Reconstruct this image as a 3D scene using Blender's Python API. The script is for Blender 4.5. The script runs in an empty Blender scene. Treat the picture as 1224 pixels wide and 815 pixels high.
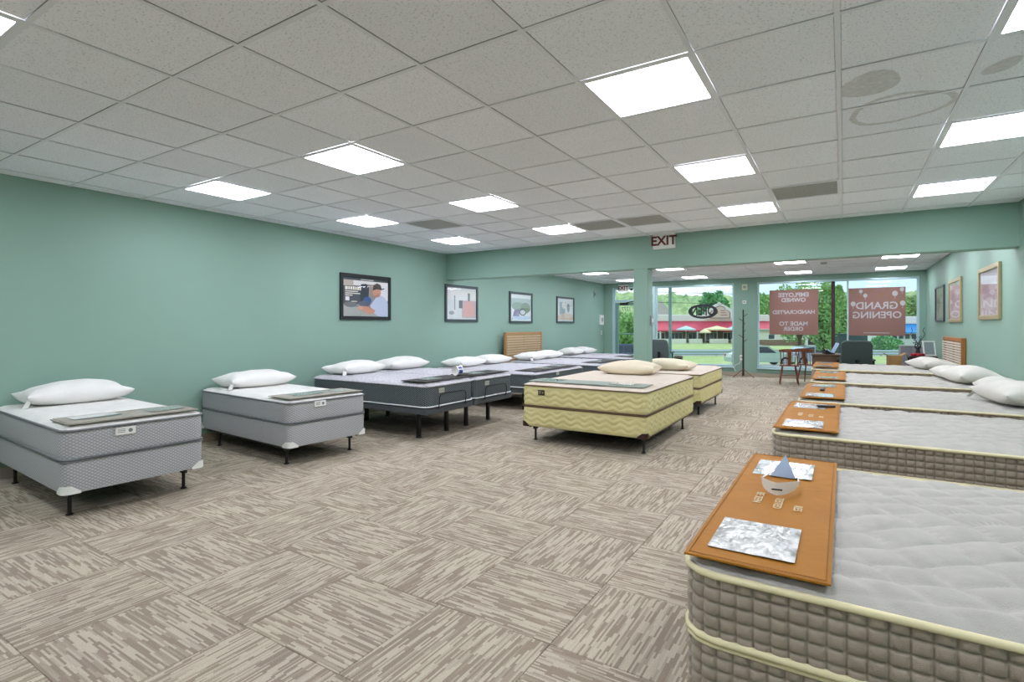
import bpy, math, random
import numpy as np
from mathutils import Vector, Matrix, noise as mnoise

PI = math.pi
C = bpy.context.scene.collection
SC = bpy.context.scene

# ---------------------------------------------------------------- camera, sky, exposure
THETA = 0.5593
camd = bpy.data.cameras.new('camera'); cam = bpy.data.objects.new('camera', camd); C.objects.link(cam)
cam.location = (0, 0, 1.356); cam.rotation_euler = (PI/2, 0, THETA)
camd.sensor_width = 36; camd.lens = 633.9/1224*36; camd.shift_y = -18/1224; camd.clip_start = 0.05; camd.clip_end = 900
SC.camera = cam
SC.view_settings.view_transform = 'Standard'; SC.view_settings.look = 'None'
SC.view_settings.gamma = 1; SC.view_settings.use_curve_mapping = False
SC.view_settings.exposure = 0.15
SC.cycles.diffuse_bounces = 10; SC.cycles.max_bounces = 12; SC.cycles.transparent_max_bounces = 16
SC.cycles.use_denoising = True; SC.cycles.sample_clamp_indirect = 8; SC.cycles.caustics_reflective = False
PANEL = 18.5       # brightness of the lit ceiling panels
SKY = 1.8        # brightness of the hazy sky
W = bpy.data.worlds.new('sky'); SC.world = W; W.use_nodes = True
nt = W.node_tree; bg = nt.nodes['Background']
tc = nt.nodes.new('ShaderNodeTexCoord'); mp = nt.nodes.new('ShaderNodeMapping'); mp.inputs['Scale'].default_value = (1.2, 1.2, 5)
nz = nt.nodes.new('ShaderNodeTexNoise'); nz.inputs['Scale'].default_value = 2.2; nz.inputs['Detail'].default_value = 5
rp = nt.nodes.new('ShaderNodeValToRGB')
rp.color_ramp.elements[0].position = 0.35; rp.color_ramp.elements[0].color = (0.44, 0.60, 0.76, 1)
rp.color_ramp.elements[1].position = 0.68; rp.color_ramp.elements[1].color = (0.70, 0.75, 0.79, 1)
nt.links.new(tc.outputs['Generated'], mp.inputs['Vector']); nt.links.new(mp.outputs[0], nz.inputs['Vector'])
nt.links.new(nz.outputs['Fac'], rp.inputs['Fac']); nt.links.new(rp.outputs[0], bg.inputs['Color'])
bg.inputs['Strength'].default_value = SKY
sund = bpy.data.lights.new('hazy_sun', 'SUN'); sun = bpy.data.objects.new('hazy_sun', sund); C.objects.link(sun)
sund.energy = 2.0; sund.angle = 0.35; sund.color = (1, 0.96, 0.9); sun.rotation_euler = (math.radians(38), 0, math.radians(150))

# ---------------------------------------------------------------- materials
def lin(h):
    h = h.lstrip('#'); o = []
    for i in (0, 2, 4):
        v = int(h[i:i+2], 16)/255; o.append(v/12.92 if v <= .04045 else ((v+.055)/1.055)**2.4)
    return (*o, 1)
MATS = {}
def mat(name, col, rough=.6, metal=0, spec=.4, var=None, scale=8, stretch=(1, 1, 1), bump=0, bscale=None, emit=0, sheen=0, coat=0, detail=4, coord='Object'):
    """plain principled surface; var = second colour mixed in by noise, bump = fine noise relief"""
    if name in MATS: return MATS[name]
    m = bpy.data.materials.new(name); m.use_nodes = True; MATS[name] = m
    n = m.node_tree.nodes; l = m.node_tree.links; b = n['Principled BSDF']
    b.inputs['Base Color'].default_value = lin(col); b.inputs['Roughness'].default_value = rough
    b.inputs['Metallic'].default_value = metal; b.inputs['Specular IOR Level'].default_value = spec
    if sheen: b.inputs['Sheen Weight'].default_value = sheen
    if coat: b.inputs['Coat Weight'].default_value = coat; b.inputs['Coat Roughness'].default_value = .06
    if emit:
        b.inputs['Emission Color'].default_value = lin(col); b.inputs['Emission Strength'].default_value = emit
    if var or bump:
        t = n.new('ShaderNodeTexCoord'); p = n.new('ShaderNodeMapping'); p.inputs['Scale'].default_value = stretch
        l.new(t.outputs[coord], p.inputs['Vector'])
    if var:
        z = n.new('ShaderNodeTexNoise'); z.inputs['Scale'].default_value = scale; z.inputs['Detail'].default_value = detail
        r = n.new('ShaderNodeValToRGB'); r.color_ramp.elements[0].position = .35; r.color_ramp.elements[1].position = .65
        r.color_ramp.elements[0].color = lin(col); r.color_ramp.elements[1].color = lin(var)
        l.new(p.outputs[0], z.inputs['Vector']); l.new(z.outputs['Fac'], r.inputs['Fac']); l.new(r.outputs[0], b.inputs['Base Color'])
    if bump:
        z2 = n.new('ShaderNodeTexNoise'); z2.inputs['Scale'].default_value = bscale or scale*4; z2.inputs['Detail'].default_value = 3
        u = n.new('ShaderNodeBump'); u.inputs['Strength'].default_value = bump; u.inputs['Distance'].default_value = .01
        l.new(p.outputs[0], z2.inputs['Vector']); l.new(z2.outputs['Fac'], u.inputs['Height']); l.new(u.outputs[0], b.inputs['Normal'])
    return m
def glass(name, tint='#ffffff', rough=0.0, refl=1.0):
    if name in MATS: return MATS[name]
    m = bpy.data.materials.new(name); m.use_nodes = True; MATS[name] = m
    n = m.node_tree.nodes; l = m.node_tree.links; n.remove(n['Principled BSDF'])
    t = n.new('ShaderNodeBsdfTransparent'); t.inputs[0].default_value = lin(tint)
    g = n.new('ShaderNodeBsdfGlossy'); g.inputs['Roughness'].default_value = rough
    lw = n.new('ShaderNodeLayerWeight'); f = n.new('ShaderNodeMath'); f.operation = 'POWER'; f.inputs[1].default_value = 5; l.new(lw.outputs['Facing'], f.inputs[0])
    k = n.new('ShaderNodeMath'); k.operation = 'MULTIPLY_ADD'; k.inputs[1].default_value = .9*refl; k.inputs[2].default_value = .035*refl
    x = n.new('ShaderNodeMixShader'); l.new(f.outputs[0], k.inputs[0]); l.new(k.outputs[0], x.inputs[0])
    l.new(t.outputs[0], x.inputs[1]); l.new(g.outputs[0], x.inputs[2]); l.new(x.outputs[0], n['Material Output'].inputs[0])
    return m
def backlit(name, col, k):
    """thin vinyl that lets some daylight through"""
    m = bpy.data.materials.new(name); m.use_nodes = True; MATS[name] = m; n = m.node_tree.nodes; l = m.node_tree.links; n.remove(n['Principled BSDF'])
    d = n.new('ShaderNodeBsdfDiffuse'); t = n.new('ShaderNodeBsdfTranslucent'); x = n.new('ShaderNodeMixShader'); x.inputs[0].default_value = k
    d.inputs[0].default_value = lin(col); t.inputs[0].default_value = lin(col); l.new(d.outputs[0], x.inputs[1]); l.new(t.outputs[0], x.inputs[2]); l.new(x.outputs[0], n['Material Output'].inputs[0]); return m
def carpet_mat():
    m = bpy.data.materials.new('carpet'); m.use_nodes = True
    n = m.node_tree.nodes; l = m.node_tree.links; b = n['Principled BSDF']
    b.inputs['Roughness'].default_value = .85; b.inputs['Specular IOR Level'].default_value = .25
    u = n.new('ShaderNodeUVMap'); oi = n.new('ShaderNodeObjectInfo')
    k = n.new('ShaderNodeMath'); k.operation = 'MULTIPLY'; k.inputs[1].default_value = 37; l.new(oi.outputs['Random'], k.inputs[0])
    cx = n.new('ShaderNodeCombineXYZ'); l.new(k.outputs[0], cx.inputs[0]); l.new(k.outputs[0], cx.inputs[1])
    ad = n.new('ShaderNodeVectorMath'); ad.operation = 'ADD'; l.new(u.outputs[0], ad.inputs[0]); l.new(cx.outputs[0], ad.inputs[1])
    def layer(sx, sy, det, p0, p1):
        mp = n.new('ShaderNodeMapping'); mp.inputs['Scale'].default_value = (sx, sy, 1); l.new(ad.outputs[0], mp.inputs['Vector'])
        z = n.new('ShaderNodeTexNoise'); z.noise_dimensions = '2D'; z.inputs['Scale'].default_value = 1; z.inputs['Detail'].default_value = det
        l.new(mp.outputs[0], z.inputs['Vector']); r = n.new('ShaderNodeValToRGB')
        r.color_ramp.elements[0].position = p0; r.color_ramp.elements[1].position = p1; l.new(z.outputs['Fac'], r.inputs['Fac']); return r
    a = n.new('ShaderNodeTexBrick'); l.new(ad.outputs[0], a.inputs['Vector'])
    for kk, vv in (('Scale', 1), ('Mortar Size', 0), ('Brick Width', .24), ('Row Height', .0147), ('Bias', 0)): a.inputs[kk].default_value = vv
    a.inputs['Color1'].default_value = (0, 0, 0, 1); a.inputs['Color2'].default_value = (1, 1, 1, 1); a.offset = .41; a.offset_frequency = 3; a.squash = .7; a.squash_frequency = 2
    ra = n.new('ShaderNodeValToRGB'); ra.color_ramp.elements[0].position = .30; ra.color_ramp.elements[1].position = .72
    ra.color_ramp.elements[0].color = lin('#7f7161'); ra.color_ramp.elements[1].color = lin('#beb3a0'); l.new(a.outputs['Color'], ra.inputs['Fac']); a = ra
    c2 = layer(1.2, 1.6, 2, .3, .7); c2.color_ramp.elements[0].color = lin('#a99d90'); c2.color_ramp.elements[1].color = lin('#b5ab98')
    fi = layer(150, 150, 2, .3, .7); fi.color_ramp.elements[0].color = (.78, .78, .78, 1); fi.color_ramp.elements[1].color = (1.1, 1.1, 1.1, 1)
    x = n.new('ShaderNodeMix'); x.data_type = 'RGBA'; x.inputs[0].default_value = .30; l.new(a.outputs[0], x.inputs[6]); l.new(c2.outputs[0], x.inputs[7])
    y = n.new('ShaderNodeMix'); y.data_type = 'RGBA'; y.blend_type = 'MULTIPLY'; y.inputs[0].default_value = 1
    l.new(x.outputs[2], y.inputs[6]); l.new(fi.outputs[0], y.inputs[7]); l.new(y.outputs[2], b.inputs['Base Color'])
    bp = n.new('ShaderNodeBump'); bp.inputs['Strength'].default_value = .35; bp.inputs['Distance'].default_value = .004
    l.new(fi.outputs[0], bp.inputs['Height']); l.new(bp.outputs[0], b.inputs['Normal'])
    return m
def ceil_mat():
    m = bpy.data.materials.new('acoustic_tile'); m.use_nodes = True
    n = m.node_tree.nodes; l = m.node_tree.links; b = n['Principled BSDF']; b.inputs['Roughness'].default_value = .9; b.inputs['Specular IOR Level'].default_value = .1
    t = n.new('ShaderNodeTexCoord'); oi = n.new('ShaderNodeObjectInfo')
    ad = n.new('ShaderNodeVectorMath'); ad.operation = 'ADD'; l.new(t.outputs['Object'], ad.inputs[0]); l.new(oi.outputs['Location'], ad.inputs[1])
    z = n.new('ShaderNodeTexNoise'); z.inputs['Scale'].default_value = 95; z.inputs['Detail'].default_value = 3; l.new(ad.outputs[0], z.inputs['Vector'])
    r = n.new('ShaderNodeValToRGB'); r.color_ramp.elements[0].position = .28; r.color_ramp.elements[1].position = .45
    r.color_ramp.elements[0].color = lin('#cdced2'); r.color_ramp.elements[1].color = lin('#f3f5fc'); l.new(z.outputs['Fac'], r.inputs['Fac'])
    hs = n.new('ShaderNodeHueSaturation'); mr = n.new('ShaderNodeMapRange'); mr.inputs[3].default_value = .95; mr.inputs[4].default_value = 1.03
    l.new(oi.outputs['Random'], mr.inputs[0]); l.new(mr.outputs[0], hs.inputs['Value']); l.new(r.outputs[0], hs.inputs['Color']); l.new(hs.outputs[0], b.inputs['Base Color'])
    bp = n.new('ShaderNodeBump'); bp.inputs['Strength'].default_value = .4; bp.inputs['Distance'].default_value = .003; l.new(z.outputs['Fac'], bp.inputs['Height']); l.new(bp.outputs[0], b.inputs['Normal'])
    return m
def fabric(name, base, dot, su, sv, mix=(.35, .6), bump=.3, rough=.85):
    """woven cover fabric: a small staggered dot figure along the border (UV in metres)"""
    if name in MATS: return MATS[name]
    m = bpy.data.materials.new(name); m.use_nodes = True; MATS[name] = m
    n = m.node_tree.nodes; l = m.node_tree.links; b = n['Principled BSDF']; b.inputs['Roughness'].default_value = rough; b.inputs['Specular IOR Level'].default_value = .25
    u = n.new('ShaderNodeUVMap'); sp = n.new('ShaderNodeSeparateXYZ'); l.new(u.outputs[0], sp.inputs[0])
    def M(op, a, c):
        k = n.new('ShaderNodeMath'); k.operation = op
        for i, v in enumerate((a, c)):
            if v is None: continue
            if isinstance(v, (int, float)): k.inputs[i].default_value = v
            else: l.new(v, k.inputs[i])
        return k.outputs[0]
    a = M('MULTIPLY', sp.outputs[0], PI/su); c = M('MULTIPLY', sp.outputs[1], PI/sv)
    s = M('MULTIPLY', M('SINE', M('ADD', a, c), None), M('SINE', M('SUBTRACT', a, c), None)); f = M('ABSOLUTE', s, None)
    r = n.new('ShaderNodeValToRGB'); r.color_ramp.elements[0].position = mix[0]; r.color_ramp.elements[1].position = mix[1]
    r.color_ramp.elements[0].color = lin(base); r.color_ramp.elements[1].color = lin(dot); l.new(f, r.inputs['Fac']); l.new(r.outputs[0], b.inputs['Base Color'])
    bp = n.new('ShaderNodeBump'); bp.inputs['Strength'].default_value = bump; bp.inputs['Distance'].default_value = .004; l.new(f, bp.inputs['Height']); l.new(bp.outputs[0], b.inputs['Normal'])
    return m
def leaf_mat(name, a, b2):
    if name in MATS: return MATS[name]
    m = mat(name, a, .7, var=b2, scale=.9, detail=3); return m

M_CARPET = carpet_mat(); M_TILE = ceil_mat()
M_WALL = mat('teal_paint', '#8aa99b', .55, spec=.35, var='#87a698', scale=.8, bump=.08, bscale=160)
M_GRID = mat('grid_white', '#e6e8ee', .5); M_SLAB = mat('plenum', '#8c8c8a', .9)
M_BASE = mat('vinyl_base', '#a39a88', .5)
M_TRIM = mat('teal_frame', '#6f9490', .4); M_ALU = mat('pale_aluminium', '#b9d3d8', .35, metal=.3)
M_GLASS = glass('window_glass', '#f4faf8'); M_PGLASS = glass('picture_glass', '#ffffff', 0.02, .7)
M_BLACK = mat('black_metal', '#1d1c1c', .4, metal=.3, spec=.5); M_WHITE = mat('white_plastic', '#e6e6e2', .45)
M_TOPW = mat('white_knit', '#b1aea7', .85, var='#a7a49d', scale=14, bump=.35, bscale=260, sheen=.2)
M_TOPL = mat('bright_knit', '#e2e1dd', .85, var='#d9d8d4', scale=14, bump=.35, bscale=260, sheen=.2)
M_TOPC = mat('cream_knit', '#d3c6b7', .85, var='#ccbeae', scale=10, bump=.3, bscale=260, sheen=.2)
M_TOPG = mat('grey_knit', '#c6c5c9', .85, var='#a9a9b2', scale=42, bump=.4, bscale=200)
M_TAN = mat('taupe_quilt', '#96897a', .75, var='#9e9182', scale=9, bump=.3, bscale=420, sheen=.3)
M_PIPE = mat('cream_piping', '#dfd6ae', .7); M_PIPEG = mat('grey_piping', '#74787a', .7); M_PIPEB = mat('brown_piping', '#6b5540', .7); M_PIPEW = mat('white_piping', '#d6dade', .6)
M_GREY = fabric('grey_damask', '#9a9c9f', '#b9babb', .034, .022)
M_DARK = fabric('charcoal_weave', '#454d52', '#8d9493', .034, .024, (.62, .92), .3)
M_YEL = mat('yellow_quilt', '#d3ca94', .8, var='#ccc28a', scale=7, bump=.25, bscale=380)
M_CHAR = mat('charcoal_upholstery', '#4a4f53', .8, bump=.2, bscale=300)
M_PILL = mat('white_cotton', '#e2e1de', .85, bump=.15, bscale=60, sheen=.2); M_PILLC = mat('cream_cotton', '#ddd2ba', .85, bump=.15, bscale=60)
M_PILLG = mat('ivory_cotton', '#cdcac2', .85, bump=.15, bscale=60)
M_LEATH = mat('tan_leatherette', '#a36c20', .6, spec=.2, var='#9a651b', scale=5, bump=.45, bscale=9)
M_STITCH = mat('tan_stitch', '#92632a', .7)
M_PADG = mat('sage_pad', '#8f9a8c', .6, var='#88938a', scale=5); M_PADB = mat('beige_pad', '#9d998e', .6, var='#949187', scale=5); M_PADK = mat('black_pad', '#2f2b2c', .6)
M_PADEDGE = mat('pad_backing', '#8a8470', .7)
M_SLEEVE = mat('clear_sleeve', '#90928e', .18, spec=.7, var='#c6c8c6', scale=13, stretch=(1.6, 1, 1), bump=.8, bscale=12, coat=.6)
M_SLEEVET = mat('teal_sleeve', '#6f8f8c', .12, spec=.8, var='#86a29c', scale=9, bump=.8, bscale=18, coat=1)
M_SLEEVED = mat('mixed_sleeve', '#4b6a6c', .12, spec=.8, var='#dfe3e1', scale=11, stretch=(1.6, 1, 1), bump=.8, bscale=12, coat=.6)
M_PAPER = mat('white_paper', '#eceae8', .6); M_PAPERB = backlit('pale_blue_paper', '#d3e2f4', .5)
M_INKW = mat('white_print', '#ece6da', .6); M_INKD = mat('dark_print', '#24292c', .6)
M_WOOD = mat('pale_oak', '#b08a5c', .55, var='#9a7448', scale=5, stretch=(1, 14, 14), bump=.15)
M_WOODO = mat('honey_oak', '#a8703a', .5, var='#95602e', scale=5, stretch=(14, 14, 1), bump=.15)
M_SLAT = mat('ash_slat', '#c9b393', .6, var='#b69f7d', scale=5, stretch=(1, 14, 14))
M_CHERRY = mat('cherry_wood', '#7d4a33', .35, var='#663a28', scale=6, stretch=(6, 6, 1)); M_DKWOOD = mat('dark_walnut', '#38221b', .4, var='#2a1914', scale=6)
M_DESK = mat('brown_laminate', '#5f4734', .45, var='#543e2d', scale=4, stretch=(1, 8, 8))

# ---------------------------------------------------------------- mesh helpers
class MB:
    def __init__(s): s.v = []; s.f = []; s.m = []; s.uv = None
    def add(s, v, f, m=0):
        o = len(s.v); s.v += [tuple(p) for p in v]; s.f += [tuple(i+o for i in q) for q in f]; s.m += [m]*len(f); return s
    def box(s, x0, y0, z0, x1, y1, z1, m=0):
        return s.add([(x0,y0,z0),(x1,y0,z0),(x1,y1,z0),(x0,y1,z0),(x0,y0,z1),(x1,y0,z1),(x1,y1,z1),(x0,y1,z1)],
                     [(0,3,2,1),(4,5,6,7),(0,1,5,4),(1,2,6,5),(2,3,7,6),(3,0,4,7)], m)
    def cbox(s, x0, y0, z0, x1, y1, z1, b=.005, m=0):
        """box with chamfered edges"""
        b = min(b, (x1-x0)*.49, (y1-y0)*.49, (z1-z0)*.49); o = len(s.v); vs = []; idx = {}
        for i, x in enumerate((x0, x1)):
            for j, y in enumerate((y0, y1)):
                for k, z in enumerate((z0, z1)):
                    sx, sy, sz = (1, -1)[i]*b, (1, -1)[j]*b, (1, -1)[k]*b
                    idx[i,j,k] = len(vs); vs += [(x, y+sy, z+sz), (x+sx, y, z+sz), (x+sx, y+sy, z)]
        fs = []
        for a in range(3):
            for e in (0, 1):
                o2 = [(0,0),(1,0),(1,1),(0,1)]; q = []
                for (p, r) in o2:
                    t = [0,0,0]; t[a] = e; t[(a+1)%3] = p; t[(a+2)%3] = r; q.append(idx[tuple(t)]+a)
                fs.append(q if e else q[::-1])
        for a in range(3):
            a1, a2 = (a+1)%3, (a+2)%3
            for p in (0,1):
                for r in (0,1):
                    t0 = [0,0,0]; t0[a1] = p; t0[a2] = r; t1 = t0[:]; t1[a] = 1
                    q = [idx[tuple(t0)]+a1, idx[tuple(t1)]+a1, idx[tuple(t1)]+a2, idx[tuple(t0)]+a2]
                    fs.append(q if (p != r) else q[::-1])
        for i in (0,1):
            for j in (0,1):
                for k in (0,1):
                    q = [idx[i,j,k]+t for t in range(3)]; fs.append(q if (i+j+k) % 2 else q[::-1])
        return s.add(vs, fs, m)
    def tube(s, p0, p1, r, r2=None, n=10, m=0):
        p0 = Vector(p0); p1 = Vector(p1); r2 = r if r2 is None else r2; d = (p1-p0).normalized()
        a = d.orthogonal().normalized(); b = d.cross(a); vs = []
        for p, q in ((p0, r), (p1, r2)):
            for i in range(n):
                t = 2*PI*i/n; vs.append(p + (a*math.cos(t)+b*math.sin(t))*q)
        fs = [(i, (i+1)%n, n+(i+1)%n, n+i) for i in range(n)] + [tuple(range(n-1, -1, -1)), tuple(range(n, 2*n))]
        return s.add(vs, fs, m)
    def path(s, pts, r, n=8, closed=False, m=0):
        pts = [Vector(p) for p in pts]; N = len(pts); vs = []; up = None
        for i in range(N):
            a = pts[(i-1) % N] if closed or i else pts[i]; b = pts[(i+1) % N] if closed or i < N-1 else pts[i]
            d = (b-a).normalized()
            if up is None: up = d.orthogonal().normalized()
            up = (up - d*up.dot(d)).normalized(); w = d.cross(up); rr = r[i] if isinstance(r, (list, tuple)) else r
            for j in range(n):
                t = 2*PI*j/n; vs.append(pts[i] + (up*math.cos(t)+w*math.sin(t))*rr)
        fs = []
        for i in range(N if closed else N-1):
            k = (i+1) % N
            for j in range(n): fs.append((i*n+j, i*n+(j+1)%n, k*n+(j+1)%n, k*n+j))
        if not closed: fs += [tuple(range(n-1, -1, -1)), tuple((N-1)*n+j for j in range(n))]
        return s.add(vs, fs, m)
    def lathe(s, prof, c=(0,0,0), n=20, m=0):
        vs = []; k = len(prof)
        for i in range(n):
            t = 2*PI*i/n
            for r, z in prof: vs.append((c[0]+r*math.cos(t), c[1]+r*math.sin(t), c[2]+z))
        fs = []
        for i in range(n):
            a, b = i*k, ((i+1) % n)*k
            for j in range(k-1): fs.append((a+j, b+j, b+j+1, a+j+1))
        return s.add(vs, fs, m)
    def prism(s, poly, z0, z1, ax='z', m=0):
        n = len(poly)
        def P(a, b, c): return {'z': (a, b, c), 'y': (a, c, b), 'x': (c, a, b)}[ax]
        vs = [P(a, b, z0) for a, b in poly] + [P(a, b, z1) for a, b in poly]
        return s.add(vs, [tuple(range(n-1, -1, -1)), tuple(range(n, 2*n))] + [(i, (i+1)%n, n+(i+1)%n, n+i) for i in range(n)], m)
    def poly(s, pts, m=0): return s.add(pts, [tuple(range(len(pts)))], m)
    def mesh(s, name, mats, smooth=False):
        me = bpy.data.meshes.new(name); me.from_pydata(s.v, [], s.f)
        for t in (mats if isinstance(mats, (list, tuple)) else [mats]): me.materials.append(t)
        if any(s.m): me.polygons.foreach_set('material_index', s.m)
        if s.uv is not None:
            ul = me.uv_layers.new(name='UVMap'); li = np.empty(len(me.loops), np.int32); me.loops.foreach_get('vertex_index', li)
            ul.data.foreach_set('uv', np.asarray(s.uv, np.float32)[li].ravel())
        if smooth: me.polygons.foreach_set('use_smooth', [True]*len(me.polygons))
        me.update(); return me
    def obj(s, name, mats, parent=None, loc=(0,0,0), rot=(0,0,0), smooth=False):
        return link(name, s.mesh(name, mats, smooth), parent, loc, rot)
def link(name, me, parent=None, loc=(0,0,0), rot=(0,0,0), scale=None):
    o = bpy.data.objects.new(name, me); C.objects.link(o); o.parent = parent; o.location = loc; o.rotation_euler = rot
    if scale: o.scale = scale
    return o
def tag(o, label, cat, group=None, kind=None):
    o['label'] = label; o['category'] = cat
    if group: o['group'] = group
    if kind: o['kind'] = kind
    return o
def thing(name, label, cat, loc=(0,0,0), rotz=0, group=None):
    return tag(link(name, None, None, loc, (0, 0, rotz)), label, cat, group)
def struct(o, label, cat): return tag(o, label, cat, None, 'structure')
def np_mesh(name, V, F, mats, uv=None, smooth=True, midx=None):
    me = bpy.data.meshes.new(name); F = np.asarray(F, np.int32); V = np.asarray(V, np.float32)
    me.vertices.add(len(V)); me.vertices.foreach_set('co', V.ravel()); k = F.shape[1]
    me.loops.add(F.size); me.loops.foreach_set('vertex_index', F.ravel()); me.polygons.add(len(F))
    me.polygons.foreach_set('loop_start', np.arange(0, F.size, k, dtype=np.int32))
    me.polygons.foreach_set('use_smooth', np.full(len(F), smooth))
    for t in (mats if isinstance(mats, (list, tuple)) else [mats]): me.materials.append(t)
    if midx is not None: me.polygons.foreach_set('material_index', np.asarray(midx, np.int32))
    if uv is not None: me.uv_layers.new(name='UVMap').data.foreach_set('uv', np.asarray(uv, np.float32)[F.ravel()].ravel())
    me.update(calc_edges=True); me.validate(); return me
def quads(nu, nv, wrap=False):
    i, j = np.meshgrid(np.arange(nu if wrap else nu-1), np.arange(nv-1), indexing='ij'); a = i*nv+j; b = ((i+1) % nu)*nv+j
    return np.stack([a, b, b+1, a+1], -1).reshape(-1, 4)
FONT = {}
def text_mesh(txt, size, m, mirror=False, bold=0.0, key=None, space=1.0, align='CENTER', extrude=0.0008):
    cu = bpy.data.curves.new('lettering', 'FONT'); cu.body = txt; cu.size = size; cu.align_x = align; cu.align_y = 'CENTER'
    cu.offset = bold; cu.space_line = space; cu.extrude = extrude; cu.resolution_u = 3
    o = bpy.data.objects.new('lettering', cu); C.objects.link(o); dg = bpy.context.evaluated_depsgraph_get()
    me = bpy.data.meshes.new_from_object(o.evaluated_get(dg)); bpy.data.objects.remove(o); bpy.data.curves.remove(cu)
    if mirror:
        me.transform(Matrix.Scale(-1, 4, (1, 0, 0))); me.flip_normals()
    me.materials.clear(); me.materials.append(m); me.name = 'lettering'; return me

# ---------------------------------------------------------------- the room
XL, XR, YF, YBM, YB = -6.33, 1.62, -3.2, 7.80, 15.50
ZC, ZC2, ZBM = 2.698, 2.65, 2.22
T = .61; GX0, GY0 = -.0414*T, 4.3983*T; CX0, CY0 = -2.7423*T, 3.282*T

def wallbox(name, label, x0, y0, z0, x1, y1, z1, m=M_WALL):
    return struct(MB().box(x0, y0, z0, x1, y1, z1).obj(name, m), label, 'wall')
wallbox('wall_left', 'long teal painted wall behind the grey and charcoal beds', XL-.12, YF, 0, XL, YB, 2.82)
wallbox('wall_right', 'teal painted wall at the heads of the tan quilted beds', XR, YF, 0, XR+.12, YB, 2.82)
wallbox('wall_front', 'teal painted wall behind the camera', XL-.12, YF-.12, 0, XR+.12, YF, 2.82)
wallbox('wall_header', 'wide teal painted header beam crossing the showroom under the ceiling', XL, YBM, ZBM, XR, YBM+.24, ZC+.1)
sc_ = struct(MB().cbox(-2.71, YBM+.005, 0, -2.49, YBM+.235, ZBM, .006).obj('support_column', M_WALL), 'square teal painted column standing under the header beam', 'column')
# window wall: header, sills, pillar, all one painted wall with openings
wb = MB(); wb.box(XL-.12, YB, 2.52, XR+.12, YB+.2, 2.82); wb.box(-4.72, YB, 0, -2.55, YB+.2, .21); wb.box(-1.97, YB, 0, 1.49, YB+.2, .21)
wb.box(-2.55, YB-.02, 0, -1.97, YB+.2, 2.52); wb.box(XL-.12, YB, 0, -6.05, YB+.2, 2.52); wb.box(1.49, YB, 0, XR+.12, YB+.2, 2.52)
struct(wb.obj('wall_back', M_WALL), 'teal painted front wall with shop windows and a wide pillar', 'wall')
struct(MB().cbox(-4.72, YB-.035, 0, XR, YB-.022, .10, .003).obj('baseboard_back', M_BASE), 'beige vinyl baseboard below the shop windows', 'baseboard')
struct(MB().cbox(XL, YF, 0, XL+.012, YB, .10, .003).obj('baseboard_left', M_BASE), 'beige vinyl baseboard along the left wall', 'baseboard')
struct(MB().cbox(XR-.012, YF, 0, XR, YB, .10, .003).obj('baseboard_right', M_BASE), 'beige vinyl baseboard along the right wall', 'baseboard')
struct(MB().cbox(-4.70, YB-.06, .21, -2.56, YB+.02, .235, .004).obj('trim_1', M_ALU), 'pale sill under the shop window with the oval sign', 'trim')
struct(MB().cbox(-1.96, YB-.06, .21, 1.48, YB+.02, .235, .004).obj('trim_2', M_ALU), 'pale sill under the shop window with the posters', 'trim')

# floor with loose-laid carpet tiles
fl = struct(MB().box(XL-.1, YF-.1, -.12, XR+.1, YB+.2, -.006).obj('floor', mat('subfloor', '#7b7060', .9)), 'floor of beige striped carpet tiles laid quarter-turn', 'floor')
tiles = []
for i in range(-9, 7):
    for j in range(-9, 25):
        x0, x1 = max(CX0+i*T, XL), min(CX0+(i+1)*T, XR); y0, y1 = max(CY0+j*T, YF), min(CY0+(j+1)*T, YB)
        if x1-x0 < .02 or y1-y0 < .02: continue
        x, y = (x0+x1)/2, (y0+y1)/2; d = -math.sin(THETA)*x+math.cos(THETA)*y; u = math.cos(THETA)*x+math.sin(THETA)*y
        vis = d > .9 and abs(u/d) < 1.05 and 1.356/d < .78
        tiles.append((0 if vis else 1, d, i, j, x0, x1, y0, y1))
tiles.sort()
rng = random.Random(3)
e = .0012
tm = []
for r in (0, 1):
    b = MB(); h = .305-e; c = .002
    b.v = [(-h,-h,-.006),(h,-h,-.006),(h,h,-.006),(-h,h,-.006),(-h,-h,-c),(h,-h,-c),(h,h,-c),(-h,h,-c),(-h+c,-h+c,0),(h-c,-h+c,0),(h-c,h-c,0),(-h+c,h-c,0)]
    b.f = [(8,9,10,11)]+[(k, (k+1)%4, 4+(k+1)%4, 4+k) for k in range(4)]+[(4+k, 4+(k+1)%4, 8+(k+1)%4, 8+k) for k in range(4)]; b.m = [0]*9
    b.uv = [((p[0], p[1]) if r == 0 else (p[1], p[0])) for p in b.v]; b.uv = [(a/T, c2/T) for a, c2 in b.uv]
    tm.append(b.mesh('carpet_tile', M_CARPET))
rest = MB(); rest.uv = []
for n, (vis, d, i, j, x0, x1, y0, y1) in enumerate(tiles):
    r = (i+j) % 2
    if n < 300:
        link('carpet_tile', tm[r], fl, ((x0+x1)/2, (y0+y1)/2, 0), (0, 0, PI*rng.randint(0, 1)), ((x1-x0)/T, (y1-y0)/T, 1))
    else:
        rest.add([(x0+e,y0+e,0),(x1-e,y0+e,0),(x1-e,y1-e,0),(x0+e,y1-e,0)], [(0,1,2,3)])
        o = rng.random()*60; q = [(0,0),((x1-x0)/T,0),((x1-x0)/T,(y1-y0)/T),(0,(y1-y0)/T)]
        rest.uv += [((a, b2) if r == 0 else (b2, a)) for a, b2 in q]; rest.uv[-4:] = [(a+o, b2+o) for a, b2 in rest.uv[-4:]]
ro = rest.obj('carpet_field', M_CARPET, fl); ro['kind'] = 'stuff'

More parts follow.
